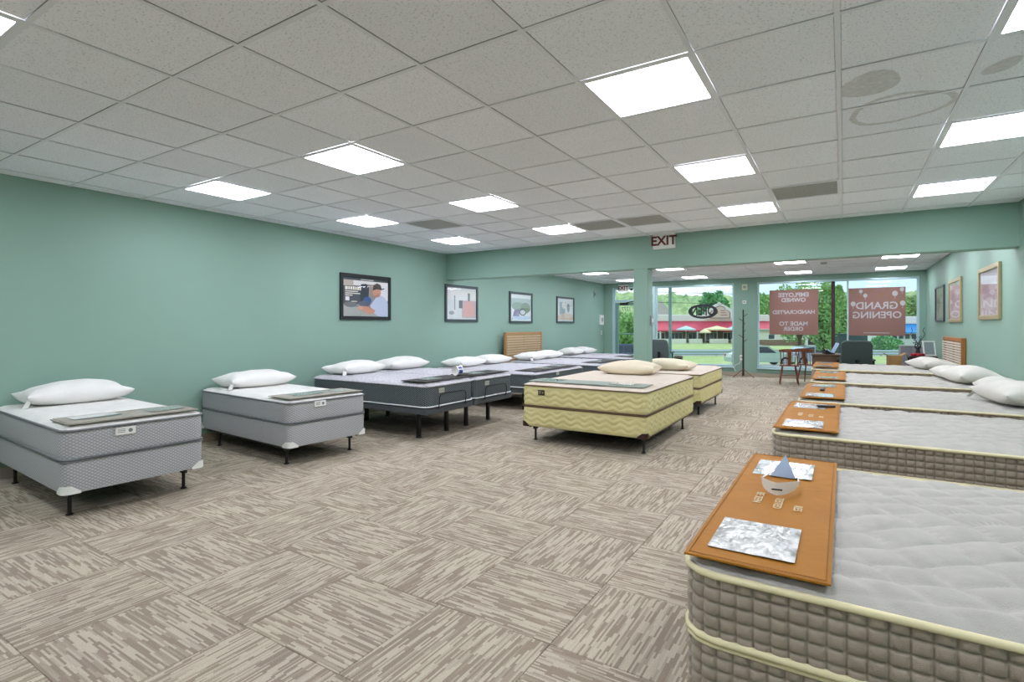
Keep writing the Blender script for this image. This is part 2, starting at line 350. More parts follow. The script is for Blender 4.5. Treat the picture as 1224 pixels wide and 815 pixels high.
# ceilings: lay-in tiles on a white tee grid
LIGHTS = {(c, r) for c in (-9, -6, -2, 1) for r in (0, 3, 6, -4)} | {(-9, -8), (-6, -8), (-2, -8), (1, -8)}
VENTS = {(-8, 4), (-5, 6), (-4, 6), (-1, 5)}
tl = MB().cbox(-.293, -.293, 0, .293, .293, .014, .003).mesh('ceiling_tile', M_TILE)
def ceiling(label, y0, y1, z, lights, vents, gx, gy):
    ce = struct(MB().box(XL-.1, y0, z+.05, XR+.1, y1, z+.12).obj('ceiling', M_SLAB), label, 'ceiling')
    cs = range(math.floor((XL-gx)/T), math.ceil((XR-gx)/T)); rs = range(math.floor((y0-gy)/T), math.ceil((y1-gy)/T))
    for c in cs:
        for r in rs:
            a0, a1 = max(gx+c*T, XL), min(gx+(c+1)*T, XR); b0, b1 = max(gy+r*T, y0), min(gy+(r+1)*T, y1)
            if a1-a0 < .03 or b1-b0 < .03 or (c, r) in lights or (c, r) in vents: continue
            link('ceiling_tile', tl, ce, ((a0+a1)/2, (b0+b1)/2, z+.0046+rng.random()*.002), (0, 0, 0), ((a1-a0-.012)/.598, (b1-b0-.012)/.598, 1))
    for c in cs:
        x = gx+c*T
        if x > XL+.02: MB().box(-.012, y0, 0, .012, y1, .004).obj('main_tee', M_GRID, ce, (x, 0, z))
    for r in rs:
        y = gy+r*T
        if y > y0+.02: MB().box(XL, -.012, .0006, XR, .012, .0046).obj('cross_tee', M_GRID, ce, (0, y, z))
    return ce
ceiling('white speckled lay-in tile ceiling over the near showroom', YF, YBM, ZC, LIGHTS, VENTS, GX0, GY0)
GX2, GY2 = GX0, 8.19
L2 = {}
for c, xn in ((-9, 0), (-6, 1), (-2, 2), (1, 3)):
    for r, yn in ((0, 2), (3, 3), (6, 0), (10, 1)): L2[c, r] = (xn, yn)  # two rows nearest the beam are unseen, added to brighten the far room
ceiling('white lay-in tile ceiling beyond the header beam', YBM+.24, YB, ZC2, set(L2), set(), GX2, GY2)
M_DIFF = mat('panel_diffuser', '#f3f4ff', .5, emit=PANEL)
lf = MB()
for a in ((-.298,-.298,.298,-.276), (-.298,.276,.298,.298), (-.298,-.276,-.276,.276), (.276,-.276,.298,.276)): lf.box(a[0], a[1], .001, a[2], a[3], .012)
lfm = lf.mesh('light_frame', M_GRID); ldm = MB().box(-.277, -.277, .003, .277, .277, .009).mesh('diffuser', M_DIFF)
CN = {-9: 'nearest the left wall', -6: 'second from the left wall', -2: 'third from the left wall', 1: 'nearest the right wall'}
RN = {6: 'row nearest the header beam', 3: 'second row from the beam', 0: 'third row from the beam', -4: 'fourth row from the beam', -8: 'row behind the camera'}
for (c, r) in sorted(LIGHTS):
    t = thing('ceiling_light', f'lit ceiling panel {CN[c]}, {RN[r]}', 'ceiling light', (GX0+(c+.5)*T, GY0+(r+.5)*T, ZC), 0, 'lit panels of the near ceiling')
    link('frame', lfm, t); link('diffuser', ldm, t)
XN = ('nearest the left wall', 'second from the left wall', 'third from the left wall', 'nearest the right wall'); YN = ('before the window row', 'in the window row', 'added unseen just behind the beam', 'added second row, unseen behind the beam')
for (c, r), (a, b) in sorted(L2.items()):
    t = thing('ceiling_light', f'lit far ceiling panel {XN[a]}, {YN[b]}', 'ceiling light', (GX2+(c+.5)*T, GY2+(r+.5)*T, ZC2), 0, 'lit panels of the far ceiling')
    link('frame', lfm, t); link('diffuser', ldm, t)
M_VENT = mat('grey_grille', '#c0bfbd', .7, bump=.6, bscale=180)
vl = {(-8, 4): 'grey square ceiling grille toward the left wall, between two lit panels', (-5, 6): 'grey ceiling grille beside a lit panel, left one of a pair', (-4, 6): 'grey ceiling grille above the exit sign, right one of a pair', (-1, 5): 'grey ceiling grille right of the lit panels, alone before the beam'}
vp = MB().box(-.277, -.277, .006, .277, .277, .012).mesh('grille', M_VENT)
vs_ = MB().box(-.277, -.005, .001, .277, .005, .007).mesh('slat', M_VENT)
for (c, r), lb in vl.items():
    t = thing('ceiling_vent', lb, 'ceiling vent', (GX0+(c+.5)*T, GY0+(r+.5)*T, ZC), 0, 'ceiling grilles'); link('frame', lfm, t); link('grille', vp, t)
    for k in range(13): link('slat', vs_, t, (0, -.24+k*.04, 0))
M_STAIN = mat('water_stain', '#c9c9ca', .9, var='#dadade', scale=30)
def stain(label, cx, cy, rx, ry, ring, rot):
    b = MB(); n = 40; R = random.Random(int(cx*100)); w = [1+.06*math.sin(3*2*PI*i/n+cx)+.04*R.random() for i in range(n)]
    o = [(rx*w[i]*math.cos(2*PI*i/n), ry*w[i]*math.sin(2*PI*i/n)) for i in range(n)]
    k = ring; vv = [(x, y, 0) for x, y in o]+[(x*k, y*k, 0) for x, y in o]
    b.add(vv, [(i, n+i, n+(i+1)%n, (i+1)%n) for i in range(n)])
    if ring < .5: b.add([(x*k, y*k, 0) for x, y in o][::-1], [tuple(range(n))])
    t = b.obj('water_stain', M_STAIN, None, (cx, cy, ZC+.0045), (0, 0, rot)); return tag(t, label, 'stain', 'water stains on the ceiling tiles')
stain('solid grey oval water stain on a ceiling tile', GX0+.24*T, GY0+1.45*T, .14, .17, .3, .2)
stain('large ring shaped water stain across two ceiling tiles', GX0+.52*T, GY0+2.25*T, .27, .25, .86, -.3)
stain('small grey water stain close to the corner light panel', GX0+1.18*T, GY0+1.62*T, .06, .10, .3, .5)

# ---------------------------------------------------------------- shop windows and door
def window(name, label, x0, x1, mull, z0=.235, z1=2.52):
    t = struct(link(name, None), label, 'window'); y = YB+.06
    fr = MB()
    fr.cbox(x0, y-.04, z0, x0+.045, y+.05, z1, .004); fr.cbox(x1-.045, y-.04, z0, x1, y+.05, z1, .004)
    fr.cbox(x0+.045, y-.04, z0, x1-.045, y+.05, z0+.05, .004); fr.cbox(x0+.045, y-.04, z1-.05, x1-.045, y+.05, z1, .004); fr.obj('window_frame', M_ALU, t)
    xs = [x0+.045]+[v for m in mull for v in (m[0], m[1])]+[x1-.045]
    for a, b, mm in mull: MB().cbox(a, y-.05, z0+.05, b, y+.05, z1-.05, .004).obj('mullion', mm, t)
    for k in range(0, len(xs), 2): MB().box(xs[k], y-.003, z0+.05, xs[k+1], y+.003, z1-.05).obj('pane', M_GLASS, t)
    return t
M_MULD = mat('dark_mullion', '#3a2c26', .5)
window('window_1', 'tall shop window with the oval open sign', -4.72, -2.55, [(-4.33, -4.26, M_TRIM)])
window('window_2', 'wide shop window with the two brown posters', -1.97, 1.49, [(-.27, -.19, M_MULD), (.06, .10, M_ALU)])
d = struct(link('door_1', None), 'glazed entrance door with transom left of the column', 'door'); y = YB+.05
df = MB(); df.cbox(-6.05, y-.05, 0, -5.97, y+.06, 2.52, .004); df.cbox(-4.80, y-.05, 0, -4.72, y+.06, 2.52, .004); df.cbox(-5.97, y-.05, 2.07, -4.80, y+.06, 2.15, .004); df.cbox(-5.97, y-.05, 2.46, -4.80, y+.06, 2.52, .004)
df.obj('door_frame', M_ALU, d)
dl = MB(); dl.cbox(-5.96, y-.02, .02, -5.87, y+.03, 2.06, .004); dl.cbox(-4.90, y-.02, .02, -4.81, y+.03, 2.06, .004); dl.cbox(-5.87, y-.02, .02, -4.90, y+.03, .25, .004); dl.cbox(-5.87, y-.02, 1.98, -4.90, y+.03, 2.06, .004)
dl.obj('door_leaf', M_TRIM, d); MB().box(-5.87, y, .25, -4.90, y+.006, 1.98).obj('pane', M_GLASS, d); MB().box(-5.97, y, 2.15, -4.80, y+.006, 2.46).obj('transom_pane', M_GLASS, d)
MB().tube((-5.87, y-.06, 1.12), (-4.90, y-.06, 1.12), .018).tube((-5.80, y-.06, 1.12), (-5.80, y, 1.12), .012).tube((-4.97, y-.06, 1.12), (-4.97, y, 1.12), .012).obj('push_bar', M_TRIM, d)
cl = MB(); cl.cbox(-5.80, y-.09, 2.0, -5.55, y-.02, 2.06, .01); cl.tube((-5.6, y-.06, 2.06), (-5.35, y-.12, 2.10), .012); cl.obj('door_closer', M_BLACK, d)
link('lettering', text_mesh('1277', .15, mat('sage_vinyl', '#5f7f6c', .6), True, .004), d, (-5.62, y-.004, 1.87), (PI/2, 0, 0))

# ---------------------------------------------------------------- beds
def rrect(Lx, Ly, r, ds):
    """points, outward normals and arc length along a rounded rectangle"""
    P, N, S = [], [], []; s = 0
    segs = []
    hx, hy = Lx/2, Ly/2
    segs.append(('l', (-hx+r, -hy), (hx-r, -hy), (0, -1))); segs.append(('a', (hx-r, -hy+r), -PI/2)); segs.append(('l', (hx, -hy+r), (hx, hy-r), (1, 0))); segs.append(('a', (hx-r, hy-r), 0))
    segs.append(('l', (hx-r, hy), (-hx+r, hy), (0, 1))); segs.append(('a', (-hx+r, hy-r), PI/2)); segs.append(('l', (-hx, hy-r), (-hx, -hy+r), (-1, 0))); segs.append(('a', (-hx+r, -hy+r), PI))
    for g in segs:
        L = math.hypot(g[2][0]-g[1][0], g[2][1]-g[1][1]) if g[0] == 'l' else r*PI/2
        n = max(3, int(round(L/ds)))
        for i in range(n):
            t = i/n
            if g[0] == 'l': P.append((g[1][0]+(g[2][0]-g[1][0])*t, g[1][1]+(g[2][1]-g[1][1])*t)); N.append(g[3])
            else:
                a = g[2]+t*PI/2; P.append((g[1][0]+r*math.cos(a), g[1][1]+r*math.sin(a))); N.append((math.cos(a), math.sin(a)))
            S.append(s+L*t)
        s += L
    return np.array(P), np.array(N), np.array(S), s
def border_mesh(Lx, Ly, r, h, style, bulge, m):
    ds = {'square': .0052, 'wave': .0125}.get(style, .05); P, N, S, tot = rrect(Lx, Ly, r, ds)
    if style == 'square':
        n = round(tot/.046); q = np.arange(n*10)*tot/(n*10); S2 = np.append(S, tot); P2 = np.vstack([P, P[:1]]); N2 = np.vstack([N, N[:1]])
        P = np.stack([np.interp(q, S2, P2[:, k]) for k in (0, 1)], -1); N = np.stack([np.interp(q, S2, N2[:, k]) for k in (0, 1)], -1); S = q
    nv = {'square': round(h/.038)*8+1, 'wave': max(6, int(h/.010))}.get(style, 9)
    t = np.linspace(0, 1, nv); z = t*h; s = S[:, None]; zz = z[None, :]
    d = bulge*(1-(2*t-1)**4)[None, :]+0*s
    env = np.clip(np.minimum(t, 1-t)*8, 0, 1)[None, :]
    if style == 'square':
        n = round(tot/.046); cw = tot/n; rows = round(h/.038); ch = h/rows
        d = d-.006+.016*(np.abs(np.sin(PI*s/cw))*np.abs(np.sin(PI*zz/ch)))**.34
    elif style == 'wave':
        n = round(tot/.17); wl = tot/n; rows = h/.062
        d = d+.010*env*np.abs(np.sin(PI*(zz/.062+.30*np.sin(2*PI*s/wl))))**.45
    V = np.stack([np.broadcast_to(P[:, 0:1], d.shape)+N[:, 0:1]*d, np.broadcast_to(P[:, 1:2], d.shape)+N[:, 1:2]*d, np.broadcast_to(zz, d.shape)], -1).reshape(-1, 3)
    uv = np.stack([np.broadcast_to(s, d.shape), np.broadcast_to(zz, d.shape)], -1).reshape(-1, 2)
    return np_mesh('border', V, quads(len(S), nv, True), m, uv)
def top_mesh(Lx, Ly, r, crown, style, m, seed=0):
    P, N, S, tot = rrect(Lx, Ly, r, .018 if style else .06); R = np.linspace(.0005, 1, 72 if style else 24); R = 1-(1-R)**1.15
    X = P[:, 0:1]*R[None]; Y = P[:, 1:2]*R[None]; edge = np.minimum(Lx/2-np.abs(X), Ly/2-np.abs(Y))
    q = np.clip(edge/.10, 0, 1); Z = crown*(1-(1-q)**2)
    rs = np.random.RandomState(seed); ph = rs.rand(8)*6.28
    w = .6*np.sin(X*5+ph[0]+2*np.sin(Y*3+ph[1]))+.6*np.sin(Y*6+ph[2]+1.5*np.sin(X*4+ph[3]))
    if style == 'leaf':
        a = np.abs(np.sin(PI*(X*.9+Y*.55)/.17+w)); b = np.abs(np.sin(PI*(X*.55-Y*1.0)/.15-w*1.1)); Z = Z+.024*q*((a*b)**.38-1)
    elif style == 'tuft':
        a = np.abs(np.sin(PI*X/.20+.2*w)); b = np.abs(np.sin(PI*Y/.20+.2*w)); Z = Z+.010*q*((a*b)**.4-1)
    elif style == 'soft':
        Z = Z+.004*q*(w*.4-.5)
    V = np.stack([X, Y, Z], -1).reshape(-1, 3); nv = len(R)
    F = quads(len(S), nv, True)
    return np_mesh('top_panel', V, F[:, ::1], m)
def piping_mesh(Lx, Ly, r, rad, m):
    P, N, S, tot = rrect(Lx, Ly, r, .09); b = MB(); b.path([(x, y, 0) for x, y in P], rad, 8, True); return b.mesh('piping', m, True)
CACHE = {}
BI = {None: 0, 'square': .010, 'wave': .010}     # how far the quilted border is set in so that its swell ends flush
def cached(key, fn, *a):
    if key not in CACHE: CACHE[key] = fn(*a)
    return CACHE[key]
def mattress(label, loc, rz, Lx, Ly, h, bstyle, bm, tstyle, tmt, pm, crown=.03, r=.09, group=None, bottom_pipe=None, badge=None, bulge=.008, prad=.009):
    """mattress with its own border, top panel, piping and sewn label; loc is the middle of its underside"""
    t = thing('mattress', label, 'mattress', loc, rz, group); hb = h-crown
    link('border', cached(('b', Lx, Ly, h, bstyle, bm.name), border_mesh, Lx-.02-BI[bstyle], Ly-.02-BI[bstyle], r, hb, bstyle, bulge, bm), t)
    link('top_panel', cached(('t', Lx, Ly, tstyle, tmt.name), top_mesh, Lx-.014, Ly-.014, r, crown, tstyle, tmt), t, (0, 0, hb))
    link('bottom_panel', cached(('u', Lx, Ly), lambda: (lambda P: MB().poly([(x, y, 0) for x, y in P][::-1]).mesh('bottom_panel', M_TOPW))(rrect(Lx-.03, Ly-.03, r, .08)[0])), t, (0, 0, .003))
    link('piping', cached(('p', Lx, Ly, prad, pm.name), piping_mesh, Lx-.006, Ly-.006, r, prad, pm), t, (0, 0, hb))
    link('piping', cached(('p', Lx, Ly, prad, (bottom_pipe or pm).name), piping_mesh, Lx-.006, Ly-.006, r, prad, bottom_pipe or pm), t, (0, 0, prad+.001))
    if badge:
        y, zc, w, hh, mm = badge; o = MB().cbox(Lx/2+.004, y-w/2, zc-hh/2, Lx/2+.010, y+w/2, zc+hh/2, .002).obj('sewn_label', mm, t)
        ink = mat('grey_print', '#7a7d80', .6) if mm is not M_INKD else mat('gold_print', '#a89a6a', .6)
        pb = MB()
        for k in range(3): pb.box(Lx/2+.0102, y-w*.38, zc+hh*(.22-.2*k), Lx/2+.0106, y-w*.02, zc+hh*(.30-.2*k))
        n = 14; pb.add([(Lx/2+.0104, y+w*.24+w*.11*math.cos(2*PI*k/n), zc+w*.11*math.sin(2*PI*k/n)) for k in range(n)], [tuple(range(n))]); pb.obj('print', ink, o)
    return t
def box_spring(label, loc, rz, Lx, Ly, h, bstyle, bm, pm, guard, group=None, r=.05):
    t = thing('box_spring', label, 'box spring', loc, rz, group)
    link('border', cached(('bs', Lx, Ly, h, bstyle, bm.name), border_mesh, Lx-.02-BI[bstyle], Ly-.02-BI[bstyle], r, h-.004, bstyle, .003, bm), t)
    link('top_deck', cached(('bt', Lx, Ly), lambda: (lambda P: MB().poly([(x, y, 0) for x, y in P]).mesh('top_deck', M_TOPG))(rrect(Lx-.02, Ly-.02, r, .08)[0])), t, (0, 0, h-.004))
    link('base_cloth', cached(('bu', Lx, Ly), lambda: (lambda P: MB().poly([(x, y, 0) for x, y in P][::-1]).mesh('base_cloth', M_PADK))(rrect(Lx-.02, Ly-.02, r, .08)[0])), t, (0, 0, .002))
    link('piping', cached(('bp', Lx, Ly, pm.name), piping_mesh, Lx-.012, Ly-.012, r, .006, pm), t, (0, 0, h-.007))
    if guard:
        gm = cached(('g', guard.name), corner_guard, guard)
        for sx in (1, -1):
            for sy in (1, -1):
                ang = {(1,1): 0, (-1,1): PI/2, (-1,-1): PI, (1,-1): -PI/2}[sx, sy]
                link('corner_guard', gm, t, (sx*(Lx/2-.05), sy*(Ly/2-.05), 0), (0, 0, ang))
    return t
def corner_guard(m):
    b = MB(); pts = [(.055-.11, .052)]+[(.052*math.cos(a), .052*math.sin(a)) for a in np.linspace(PI/2, 0, 7)]+[(.052, .055-.11)]
    hs = [.012]+[.055]*7+[.012]; n = len(pts)
    b.v = [(x, y, -.004) for x, y in pts]+[(x*1.0, y*1.0, h) for (x, y), h in zip(pts, hs)]+[(x*.9, y*.9, -.004) for x, y in pts]
    b.f = [(i+1, i, n+i, n+i+1) for i in range(n-1)]+[(i, i+1, 2*n+i+1, 2*n+i) for i in range(n-1)]; b.m = [0]*len(b.f)
    return b.mesh('corner_guard', m)
def bed_frame(label, loc, rz, Lx, Ly, h, group=None):
    """steel angle frame: rails, cross bars and legs with glides"""
    t = thing('bed_frame', label, 'bed frame', loc, rz, group); y = Ly/2-.07
    for s in (-1, 1):
        MB().box(-Lx/2+.06, s*y-.02, h-.004, Lx/2-.10, s*y+.02, h).box(-Lx/2+.06, s*(y+.018)-.002, h-.034, Lx/2-.10, s*(y+.018)+.002, h).obj('side_rail', M_BLACK, t)
    for x in (-Lx/2+.28, Lx/2-.18):
        MB().box(x-.02, -y-.02, h-.010, x+.02, y+.02, h-.006).box(x-.02, -y-.02, h-.036, x-.016, y+.02, h-.006).obj('cross_rail', M_BLACK, t)
        for s in (-1, 1):
            l = MB(); l.tube((x, s*(y-.02), .012), (x, s*(y-.02), h-.012), .013); l.box(x-.03, s*(y-.02)-.016, h-.06, x+.03, s*(y-.02)+.016, h-.010); o = l.obj('leg', M_BLACK, t)
            MB().lathe([(0, 0), (.024, 0), (.026, .006), (.014, .014), (0, .014)], (x, s*(y-.02), 0), 12).obj('glide', M_BLACK, o)
    return t
def adjustable_base(label, loc, rz, Lx, Ly, z0, z1, group=None, bar=True):
    t = thing('adjustable_base', label, 'bed base', loc, rz, group)
    MB().cbox(-Lx/2+.01, -Ly/2+.006, z0, Lx/2-.01, Ly/2-.006, z1, .012).obj('platform', M_CHAR, t)
    MB().cbox(-Lx/2+.02, -Ly/2+.012, z1, Lx/2-.02, Ly/2-.012, z1+.006, .002).obj('deck_cloth', M_PADK, t)
    for x in (-Lx/2+.28, Lx/2-.30):
        for s in (-1, 1):
            o = MB().cbox(x-.024, s*(Ly/2-.20)-.024, .012, x+.024, s*(Ly/2-.20)+.024, z0, .006).obj('leg', M_BLACK, t)
            MB().cbox(x-.028, s*(Ly/2-.20)-.028, 0, x+.028, s*(Ly/2-.20)+.028, .014, .004).obj('glide', M_BLACK, o)
    if bar:
        w = Ly*.28; x = Lx/2+.022; pts = [(x-.034, -w, z1-.02), (x-.012, -w, z1-.01), (x, -w, z1+.06), (x, -w, z1+.11), (x, -w+.02, z1+.145), (x, -w+.06, z1+.16), (x, w-.06, z1+.16), (x, w-.02, z1+.145), (x, w, z1+.11), (x, w, z1+.06), (x-.012, w, z1-.01), (x-.034, w, z1-.02)]
        MB().path(pts, .006, 8).obj('retainer_bar', M_BLACK, t, smooth=True)
    return t
def pillow_mesh(L, Wd, Th, seed, m):
    n1, n2 = 41, 29; u = np.sin(np.linspace(-PI/2, PI/2, n1)); v = np.sin(np.linspace(-PI/2, PI/2, n2)); U, Vv = np.meshgrid(u, v, indexing='ij')
    X = Wd/2*U*(1-.09*(1-Vv**2)*np.abs(U)); Y = L/2*Vv*(1-.06*(1-U**2)*np.abs(Vv))
    base = np.clip((1-U**2)*(1-Vv**2), 0, 1); rs = np.random.RandomState(seed); ph = rs.rand(6)*6.28
    wr = .010*np.sin(U*7+ph[0]+2.5*Vv)*np.abs(Vv)**1.5+.008*np.sin(Vv*11+ph[1]+3*U)*np.abs(U)+.014*np.sin(1.8*Vv+ph[2])*np.sin(1.6*U+ph[3])
    H = base**.42; up = Th*.66*H+wr*base**.3; dn = -Th*.34*np.clip(base*1.6, 0, 1)**.30
    lift = .34*Th
    cr = .030*(np.abs(U)*np.abs(Vv))**3
    Vt = np.stack([X, Y, up+lift+cr], -1).reshape(-1, 3); Vb = np.stack([X, Y, dn+lift+cr], -1).reshape(-1, 3)
    F = quads(n1, n2); F2 = F[:, ::-1]+len(Vt)
    V = np.concatenate([Vt, Vb]); V[:, 2] -= V[:, 2].min()
    me = np_mesh('pillow', V, np.concatenate([F, F2]), m); return me
def pillow(label, loc, rz, L=.70, Wd=.45, Th=.17, m=None, seed=0, tilt=0, roll=0, tagged=False, group=None):
    o = link('pillow', pillow_mesh(L, Wd, Th, seed, m or M_PILL), None, loc, (roll, tilt, rz)); tag(o, label, 'pillow', group)
    if tagged:
        b = MB(); y = -L/2+.03; n = 6; vv = []
        for k in range(n):
            t = k/(n-1); z = Th*.34+.01-t*(Th*.34+.004); x = Wd*.36+t*.05; vv += [(x, y-.012-t*.05, z), (x+.04, y+.012-t*.045, z+.006)]
        b.add(vv, [(2*k, 2*k+1, 2*k+3, 2*k+2) for k in range(n-1)]); b.add([(a, c, d-.002) for a, c, d in vv], [(2*k+2, 2*k+3, 2*k+1, 2*k) for k in range(n-1)]); b.obj('care_tag', M_PILL, o)
    return o
def sheet(L, Wd, th, nx, ny, amp, seed):
    """thin limp sheet (x by y) with slight waves"""
    rs = np.random.RandomState(seed); ph = rs.rand(4)*6.28; x = np.linspace(-L/2, L/2, nx); y = np.linspace(-Wd/2, Wd/2, ny); X, Y = np.meshgrid(x, y, indexing='ij')
    Z = amp*(.6+.4*np.sin(9*Y+ph[0]+2*X)*.7+.3*np.sin(14*X+ph[1])); b = len(x)*len(y)
    V = np.concatenate([np.stack([X, Y, Z+th], -1).reshape(-1, 3), np.stack([X, Y, Z], -1).reshape(-1, 3)]); F = quads(nx, ny); fs = [tuple(q) for q in F]+[tuple(q[::-1]+b) for q in F]
    ring = [i*ny for i in range(nx)]+[(nx-1)*ny+j for j in range(1, ny)]+[i*ny+ny-1 for i in range(nx-2, -1, -1)]+[j for j in range(ny-2, 0, -1)]
    for k in range(len(ring)): a, c = ring[k], ring[(k+1) % len(ring)]; fs.append((c, a, a+b, c+b))
    r = MB(); r.v = [tuple(p) for p in V]; r.f = fs; r.m = [0]*len(fs); return r
def foot_pad(label, loc, rz, L, Wd, m, sleeves, group=None, letters=None, backing=None, seed=0, edge=None):
    """display pad across the foot of a bed; sleeves = (x, y, length, width, material)"""
    t = thing('foot_pad', label, 'bed pad', loc, rz, group)
    sheet(L, Wd, .006, 12, 30, .002, seed).obj('cover', m, t)
    if edge:
        b = MB(); e2 = .012; b.path([(-L/2+e2, -Wd/2+e2, .0095), (L/2-e2, -Wd/2+e2, .0095), (L/2-e2, Wd/2-e2, .0095), (-L/2+e2, Wd/2-e2, .0095)], .0013, 5, True); b.obj('stitching', edge, t)
    for k, (x, y, a, b2, mm) in enumerate(sleeves):
        sheet(a, b2, .0015, 14, 18, .004, seed+k+5).obj('plastic_sleeve', mm, t, (x, y, .0085))
    if letters:
        for (txt, x, y, sz) in letters: link('lettering', text_mesh(txt, sz, mat('faded_print', '#d8c6a2', .6)), t, (x, y, .0100), (0, 0, PI/2))
    return t

# --- tan quilted beds along the right wall
RB = [('nearest the camera', -.43, 2.425, .24, 1.53), ('second from the camera', -.43, 4.83, .24, 1.53), ('third from the camera', -.39, 6.76, .235, 1.53), ('fourth from the camera', -.38, 8.92, .235, 1.53), ('farthest down the row', -.48, 11.28, .235, 1.53)]
for k, (w, xf, cy, hm, wd) in enumerate(RB):
    Lx = 2.01; cx = xf+Lx/2; zt = .405
    bed_frame(f'black steel frame under the tan quilted bed {w}', (cx, cy, 0), PI, Lx, wd, .175, 'frames of the tan quilted beds')
    box_spring(f'taupe quilted box spring of the bed {w} along the right wall', (cx, cy, .175), PI, Lx, wd, .23, 'square', M_TAN, M_PIPE, None, 'taupe box springs', r=.09)
    mattress(f'white topped taupe quilted mattress {w} along the right wall', (cx, cy, zt), PI, Lx, wd, hm, 'square', M_TAN, 'leaf', M_TOPW, M_PIPE, .035, .10, 'taupe quilted mattresses', prad=.011)
    top = zt+hm+.004
    sl = [(.02, .52, .245, .30, M_SLEEVE), (.02, -.46, .245, .30, M_SLEEVED if k == 0 else M_SLEEVE)]
    lt = [('BE SEEN', .07, .06, .042), ('TESTED', -.005, .10, .042), ('RES', -.075, .13, .042)] if k < 2 else None
    foot_pad(f'tan leatherette foot pad with clear sleeves on the right-hand bed {w}', (xf+.205, cy, top), PI, .39, 1.49 if k else 1.5, M_LEATH, sl, 'tan foot pads', lt, seed=20+k, edge=M_STITCH)
PR = [('ivory pillow at the head of the second tan bed, cut by the frame', 1.38, 4.85, .66, .42, .19, .1), ('big ivory pillow in front on the third tan bed', 1.34, 6.55, .70, .44, .21, .2), ('ivory pillow tucked behind on the third tan bed', 1.36, 7.28, .56, .40, .18, -.1),
      ('ivory pillow in front on the fourth tan bed', 1.34, 8.72, .72, .44, .21, .2), ('ivory pillow half hidden on the fourth tan bed', 1.28, 9.42, .60, .42, .18, .1), ('ivory pillow on the farthest tan bed below the slatted headboard', 1.22, 11.22, .74, .44, .19, .3)]
for k, (lb, x, y, L, w, h, rz) in enumerate(PR):
    pillow(lb, (x, y, .642 if k > 2 else (.648 if k else .65)), PI+rz, L, w, h, M_PILLG, 40+k, tagged=(k in (1,)), group='ivory pillows')
# paper crown and small items on the tan pads
pc = thing('paper_headband', 'folded white paper headband with pale blue peak on the nearest tan pad', 'paper headband', (-.235, 2.60, .6585))
b = MB(); n = 26; R1, R2 = .072, .175; vv = []
for i in range(n+1):
    a = PI*1.06+i/n*PI*.88; c2 = abs(i/n-.5)*2; hgt = .052*(1-.65*c2**2.5); vv += [(R1*math.cos(a), R2*math.sin(a)*1.05, .004+.012*c2), (R1*1.06*math.cos(a), R2*math.sin(a)*1.08, .004+.012*c2+hgt)]
b.add(vv, [(2*i, 2*i+2, 2*i+3, 2*i+1) for i in range(n)]); b.add([(x*.985, y*.985, z) for x, y, z in vv], [(2*i+1, 2*i+3, 2*i+2, 2*i) for i in range(n)]); b.obj('band', M_PAPER, pc, smooth=True)
b = MB()
for s in (-1, 1): b.path([(s*.070, -.03, .03), (s*.064, .06, .020), (s*.045, .16, .012)], .0035, 6)
b.obj('side_strip', M_PAPER, pc)
b = MB(); ap = (.008, .135, .105); A = (-.055, .12, .004); B_ = (.050, .12, .004); D_ = (.012, .255, .004); b.add([ap, A, B_, D_], [(0, 1, 2), (0, 2, 3), (0, 3, 1), (1, 3, 2)]); b.obj('peak', M_PAPERB, pc)
MB().box(-.052, -.1905, .026, -.012, -.1885, .031).obj('slot', M_INKD, pc, (0, .004, 0), (0, 0, .18))
rc = thing('remote_control', 'slim black remote lying on the third tan bed pad', 'remote', (-.20, 6.72, .655), PI/2); MB().cbox(-.10, -.022, 0, .10, .022, .018, .006).obj('casing', M_BLACK, rc); MB().box(-.07, -.012, .018, .02, .012, .0195).obj('keypad', mat('grey_keys', '#55585c', .6), rc)
rc = thing('remote_control', 'small black remote lying on the second tan bed pad', 'remote', (-.13, 5.27, .660), .4); MB().cbox(-.07, -.022, 0, .07, .022, .018, .006).obj('casing', M_BLACK, rc); MB().box(-.05, -.012, .018, .02, .012, .0195).obj('keypad', mat('grey_keys', '#55585c', .6), rc)

# --- grey twin beds along the left wall
for lb, cx, cy, rz, Lx, wd, ht, k in (('nearest grey twin', -5.42, 1.955, -.045, 1.80, .94, .66, 0), ('second grey twin', -5.35, 3.665, -.07, 1.82, .92, .645, 1)):
    bed_frame(f'black steel bed frame under the {lb} bed', (cx, cy, 0), rz, Lx, wd, .19, 'frames of the grey twin beds')
    box_spring(f'grey patterned box spring of the {lb} bed with white corner guards', (cx, cy, .19), rz, Lx, wd, .225, None, M_GREY, M_PIPEG, M_WHITE, 'grey box springs')
    mattress(f'grey patterned mattress with white top on the {lb} bed', (cx, cy, .415), rz, Lx, wd, ht-.415, None, M_GREY, 'soft', M_TOPL, M_PIPEG, .035, .07, 'grey twin mattresses', badge=(-.10 if k == 0 else -.12, .165, .13, .055, M_WHITE))
    m4 = Matrix.Rotation(rz, 3, 'Z'); q = m4 @ Vector((Lx/2-.22, 0, 0))
    foot_pad(f'beige foot pad with {"teal and white sleeves" if k == 0 else "grey sleeve"} on the {lb} bed', (cx+q.x, cy+q.y, ht+.003), rz, .38, .86, M_PADB, [(-.06, -.20, .17, .30, M_SLEEVET), (-.02, .26, .2, .26, M_SLEEVE)] if k == 0 else [(-.04, -.10, .2, .34, M_SLEEVED), (-.03, .27, .2, .22, M_SLEEVE)], 'beige foot pads', seed=60+k, edge=M_PADEDGE)
    q = m4 @ Vector((-Lx/2+.30, .03, 0)); pillow(f'plump white pillow at the head of the {lb} bed', (cx+q.x, cy+q.y, ht-.004), rz, .78, .48, .20, M_PILL, 70+k, tagged=True, group='white pillows of the grey beds')

